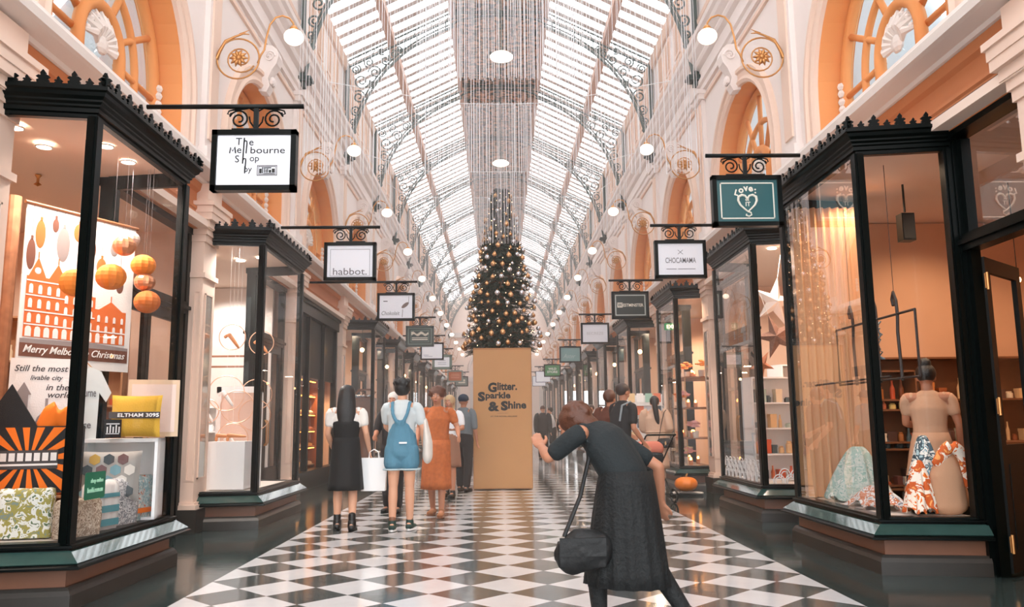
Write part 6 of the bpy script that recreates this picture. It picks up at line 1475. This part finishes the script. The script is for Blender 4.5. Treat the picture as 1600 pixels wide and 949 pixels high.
def scallops(label, loc, rz, w_, n, rows):
    t = thing('scallop_decal', label, 'window decal', loc, rz); m = MB(); r = w_/n/2
    for j in range(rows):
        for i in range(n - (j % 2)):
            cx = -w_/2+r+2*r*i+(r if j % 2 else 0)
            for q in (r*.95, r*.6): m.tube([(cx-q,0,.07*j)]+[(cx+q*cos(pi-pi*k/10), 0, .07*j+.02+q*1.3*sin(pi*k/10)) for k in range(11)]+[(cx+q,0,.07*j)], .007, 4)
    m.build('scallop_lines', WHITE, t)
scallops('white scallop decals along the foot of the paper star window', (3.175,11.05,.45), radians(90), 1.6, 9, 3)
scallops('white scallop decals on the short pane of the paper star window', (3.48,10.06,.45), radians(-10), .42, 3, 2)
t = thing('downlight', 'recessed downlight in the paper star shop ceiling', 'downlight', (3.7, 10.9, 3.545)); MB().lathe([(0,0),(.06,0),(.06,.006),(0,.006)], 18).build('lens', DL, t)
# ---- candle shop (right, third) -----------------------------------------------------------
for k, z in enumerate((.9,1.45,2.0)):
    t = thing('glass_shelf', ['lowest','middle','highest'][k]+' shelf in the candle window', 'shelf', (3.6, 15.4, z)); MB().box(-.32,.4,-.7,.7,0,.02).build('shelf_board', BRONZE, t); [MB().tube([(x,-.66,0),(x,-.66,-.5)], .006, 5).build('rod', BRASS, t) for x in (-.3,.36)]
g = random.Random(31); FL = [mat('pink_petal', (228,170,170), .8), mat('amber_petal', (226,140,60), .8), mat('cream_petal', (240,220,190), .8)]
GLB = mat('candle_glow', (255,190,110), .4, emit=22, ecol=(255,160,70))
for k, z in enumerate((.44,.92,1.47,2.02)):
    for i in range(6):
        x = 3.36+g.uniform(0,.3); y = 14.8+.24*i
        lvl = ['deck','lowest shelf','middle shelf','highest shelf'][k]
        if (i+k) % 2 == 0:
            t = thing('candle', 'glowing candle in a jar on the %s of the candle window' % lvl, 'candle', (x,y,z), 0, 'candles on the '+lvl); MB().lathe([(0,0),(.035,0),(.04,.09),(.03,.09),(0,.08)], 10).build('jar', COP, t); MB().ball((0,0,.108), (.020,.020,.034), 8, 6).build('flame', GLB, t)
        else:
            fi = 0 if (k == 1 or i == 1) else (1 if k > 1 else 2); nm_ = ['pink','amber','cream'][fi]
            t = thing('flower_bunch', '%s flower bunch in a pot on the %s of the candle window' % (nm_, lvl), 'flowers', (x,y,z), 0, '%s flowers on the %s' % (nm_, lvl)); MB().lathe([(0,0),(.05,0),(.06,.12),(.05,.12),(0,.11)], 10).build('pot', mat('grey_pot', (190,180,172), .7), t); m = MB()
            for q in range(9):
                a = g.uniform(0,6.28); rr = g.uniform(0,.1); c = (rr*cos(a), rr*sin(a), .2+g.uniform(0,.1))
                for p_ in range(5): m.ball((c[0]+.025*cos(p_*1.257), c[1]+.025*sin(p_*1.257), c[2]), (.022,.022,.016), 6, 4)
            m.build('blooms', FL[fi], t)
t = thing('exit_sign', 'green and white EXIT sign hung inside the candle window', 'exit sign', (3.25, 15.45, 2.95)); MB().box(-.14,.14,-.02,.02,0,.13).build('sign_case', mat('exit_green', (20,96,64), .4), t); put(text_mb('EXIT', 1, .02, .2, .07), T(0,-.023,.065)).build('lettering', WHITE, t)
t = thing('exit_rod', 'thin rod holding the EXIT sign from the ceiling', 'rod', (3.25,15.45,3.08)); MB().tube([(0,0,0),(0,0,.5)], .006, 5).build('rod', IRONG, t)
# ---- left third bay (chocolate shop): lamp, sleigh, bauble tree ---------------------------------
t = thing('small_sleigh', 'little bronze sleigh ornament in the third left bay', 'ornament', (-3.25, 19.5, 1.9)); m = MB()
for sx in (-.08,.08): m.tube([(-.25+.02*i, sx, .10*sin(i*.26)+.01*i*.3) for i in range(26)], .012, 5)
m.box(-.15,.15,-.09,.09,.12,.16); m.build('sleigh_body', BRONZE, t)
t = thing('display_table', 'dark display pedestal under the bronze sleigh', 'pedestal', (-3.25, 19.6, .43)); MB().box(-.25,.2,-.2,.3,0,1.35).box(-.28,.23,-.23,.33,1.35,1.42).build('pedestal_body', BRONZE, t)
g = random.Random(17)
for i in range(12):
    q = MB().ball((0,0,0), .035, 10, 8).build('table_bauble', SILVER if i % 3 else mat('ice_blue_bauble', (170,200,220), .15, metal=.6), None, True); q.location = (-3.46+.035*i, 19.45+g.uniform(0,.15), 1.885); tag(q, 'silver or ice blue bauble on the pedestal in the third left bay', 'bauble', 'baubles on the dark pedestal')
t = thing('pendant_bulb', 'bright warm bulb hanging in the third left bay window', 'pendant bulb', (-3.35,19.6,3.0)); MB().ball((0,0,0), .05, 12, 8).build('bulb', BULB, t, True); MB().tube([(0,0,.04),(0,0,.5)], .006, 5).build('cord', BLACK, t)
# ---- far shops: simple lit shelves --------------------------------------------------------------
k = 0
for s in (-1, 1):
    for i, y in enumerate(PY[5:11]):
        if s < 0 and i == 0: continue
        nm = 'left' if s < 0 else 'right'; nth = (['third','fourth','fifth','sixth','seventh','eighth'] if s < 0 else ['fourth','fifth','sixth','seventh','eighth','ninth'])[i]
        t = thing('display_shelves', 'glowing display shelves inside the %s %s bay' % (nth, nm), 'shelf unit', (s*4.2, y+1.4, 0), -s*pi/2); g = random.Random(k)
        m = MB(); m.box(-.8,.8,.3,.33,0,2.6); [m.box(-.8,.8,0,.3,z,z+.02) for z in (.5,1.0,1.5,2.0)]; m.build('shelf_frame', mat('amber_wood', (150,84,40), .5), t)
        gd = MB()
        for z in (.52,1.02,1.52,2.02):
            for x in [-.72+.12*j for j in range(13)]: gd.mi = g.randrange(3); gd.cbox((x,.12,z+.1), (.08,.08,g.uniform(.1,.2)))
        o = gd.build('small_goods', [mat('goods_a', (226,150,80), .5), mat('goods_b', (236,220,200), .5), mat('goods_c', (110,70,50), .5)], t); o['kind'] = 'stuff'
        if i < 5:
            q = thing('pendant_bulb', 'warm bulb hanging in the %s %s bay window' % (nth, nm), 'pendant bulb', (s*3.35, y+.9, 2.9)); MB().ball((0,0,0), .05, 10, 8).build('bulb', BULB, q, True); MB().tube([(0,0,.04),(0,0,.6)], .006, 5).build('cord', BLACK, q)
        k += 1

struct(MB().box(-6.9,-3.95,13.95,14.05,0,3.57).build('wall_shoe_shop', mat('white_shop_wall', (230,222,216), .8)))
# faint scattering haze added to whiten the far hall
hz = bpy.data.materials.new('hall_haze'); hz.use_nodes = True; nt = hz.node_tree; nt.nodes.clear()
ho = nt.nodes.new('ShaderNodeOutputMaterial'); hv = nt.nodes.new('ShaderNodeVolumeScatter'); hv.inputs['Density'].default_value = .006; hv.inputs['Color'].default_value = (1, .97, .95, 1); hv.inputs['Anisotropy'].default_value = .2
nt.links.new(hv.outputs[0], ho.inputs['Volume'])
o = MB().box(-3.7, 3.7, 7.0, END-.3, .02, 9.8).build('hall_haze', hz); o['kind'] = 'stuff'; tag(o, 'faint bright haze filling the far length of the hall', 'haze')
cy.volume_bounces = 1; cy.volume_step_rate = 4
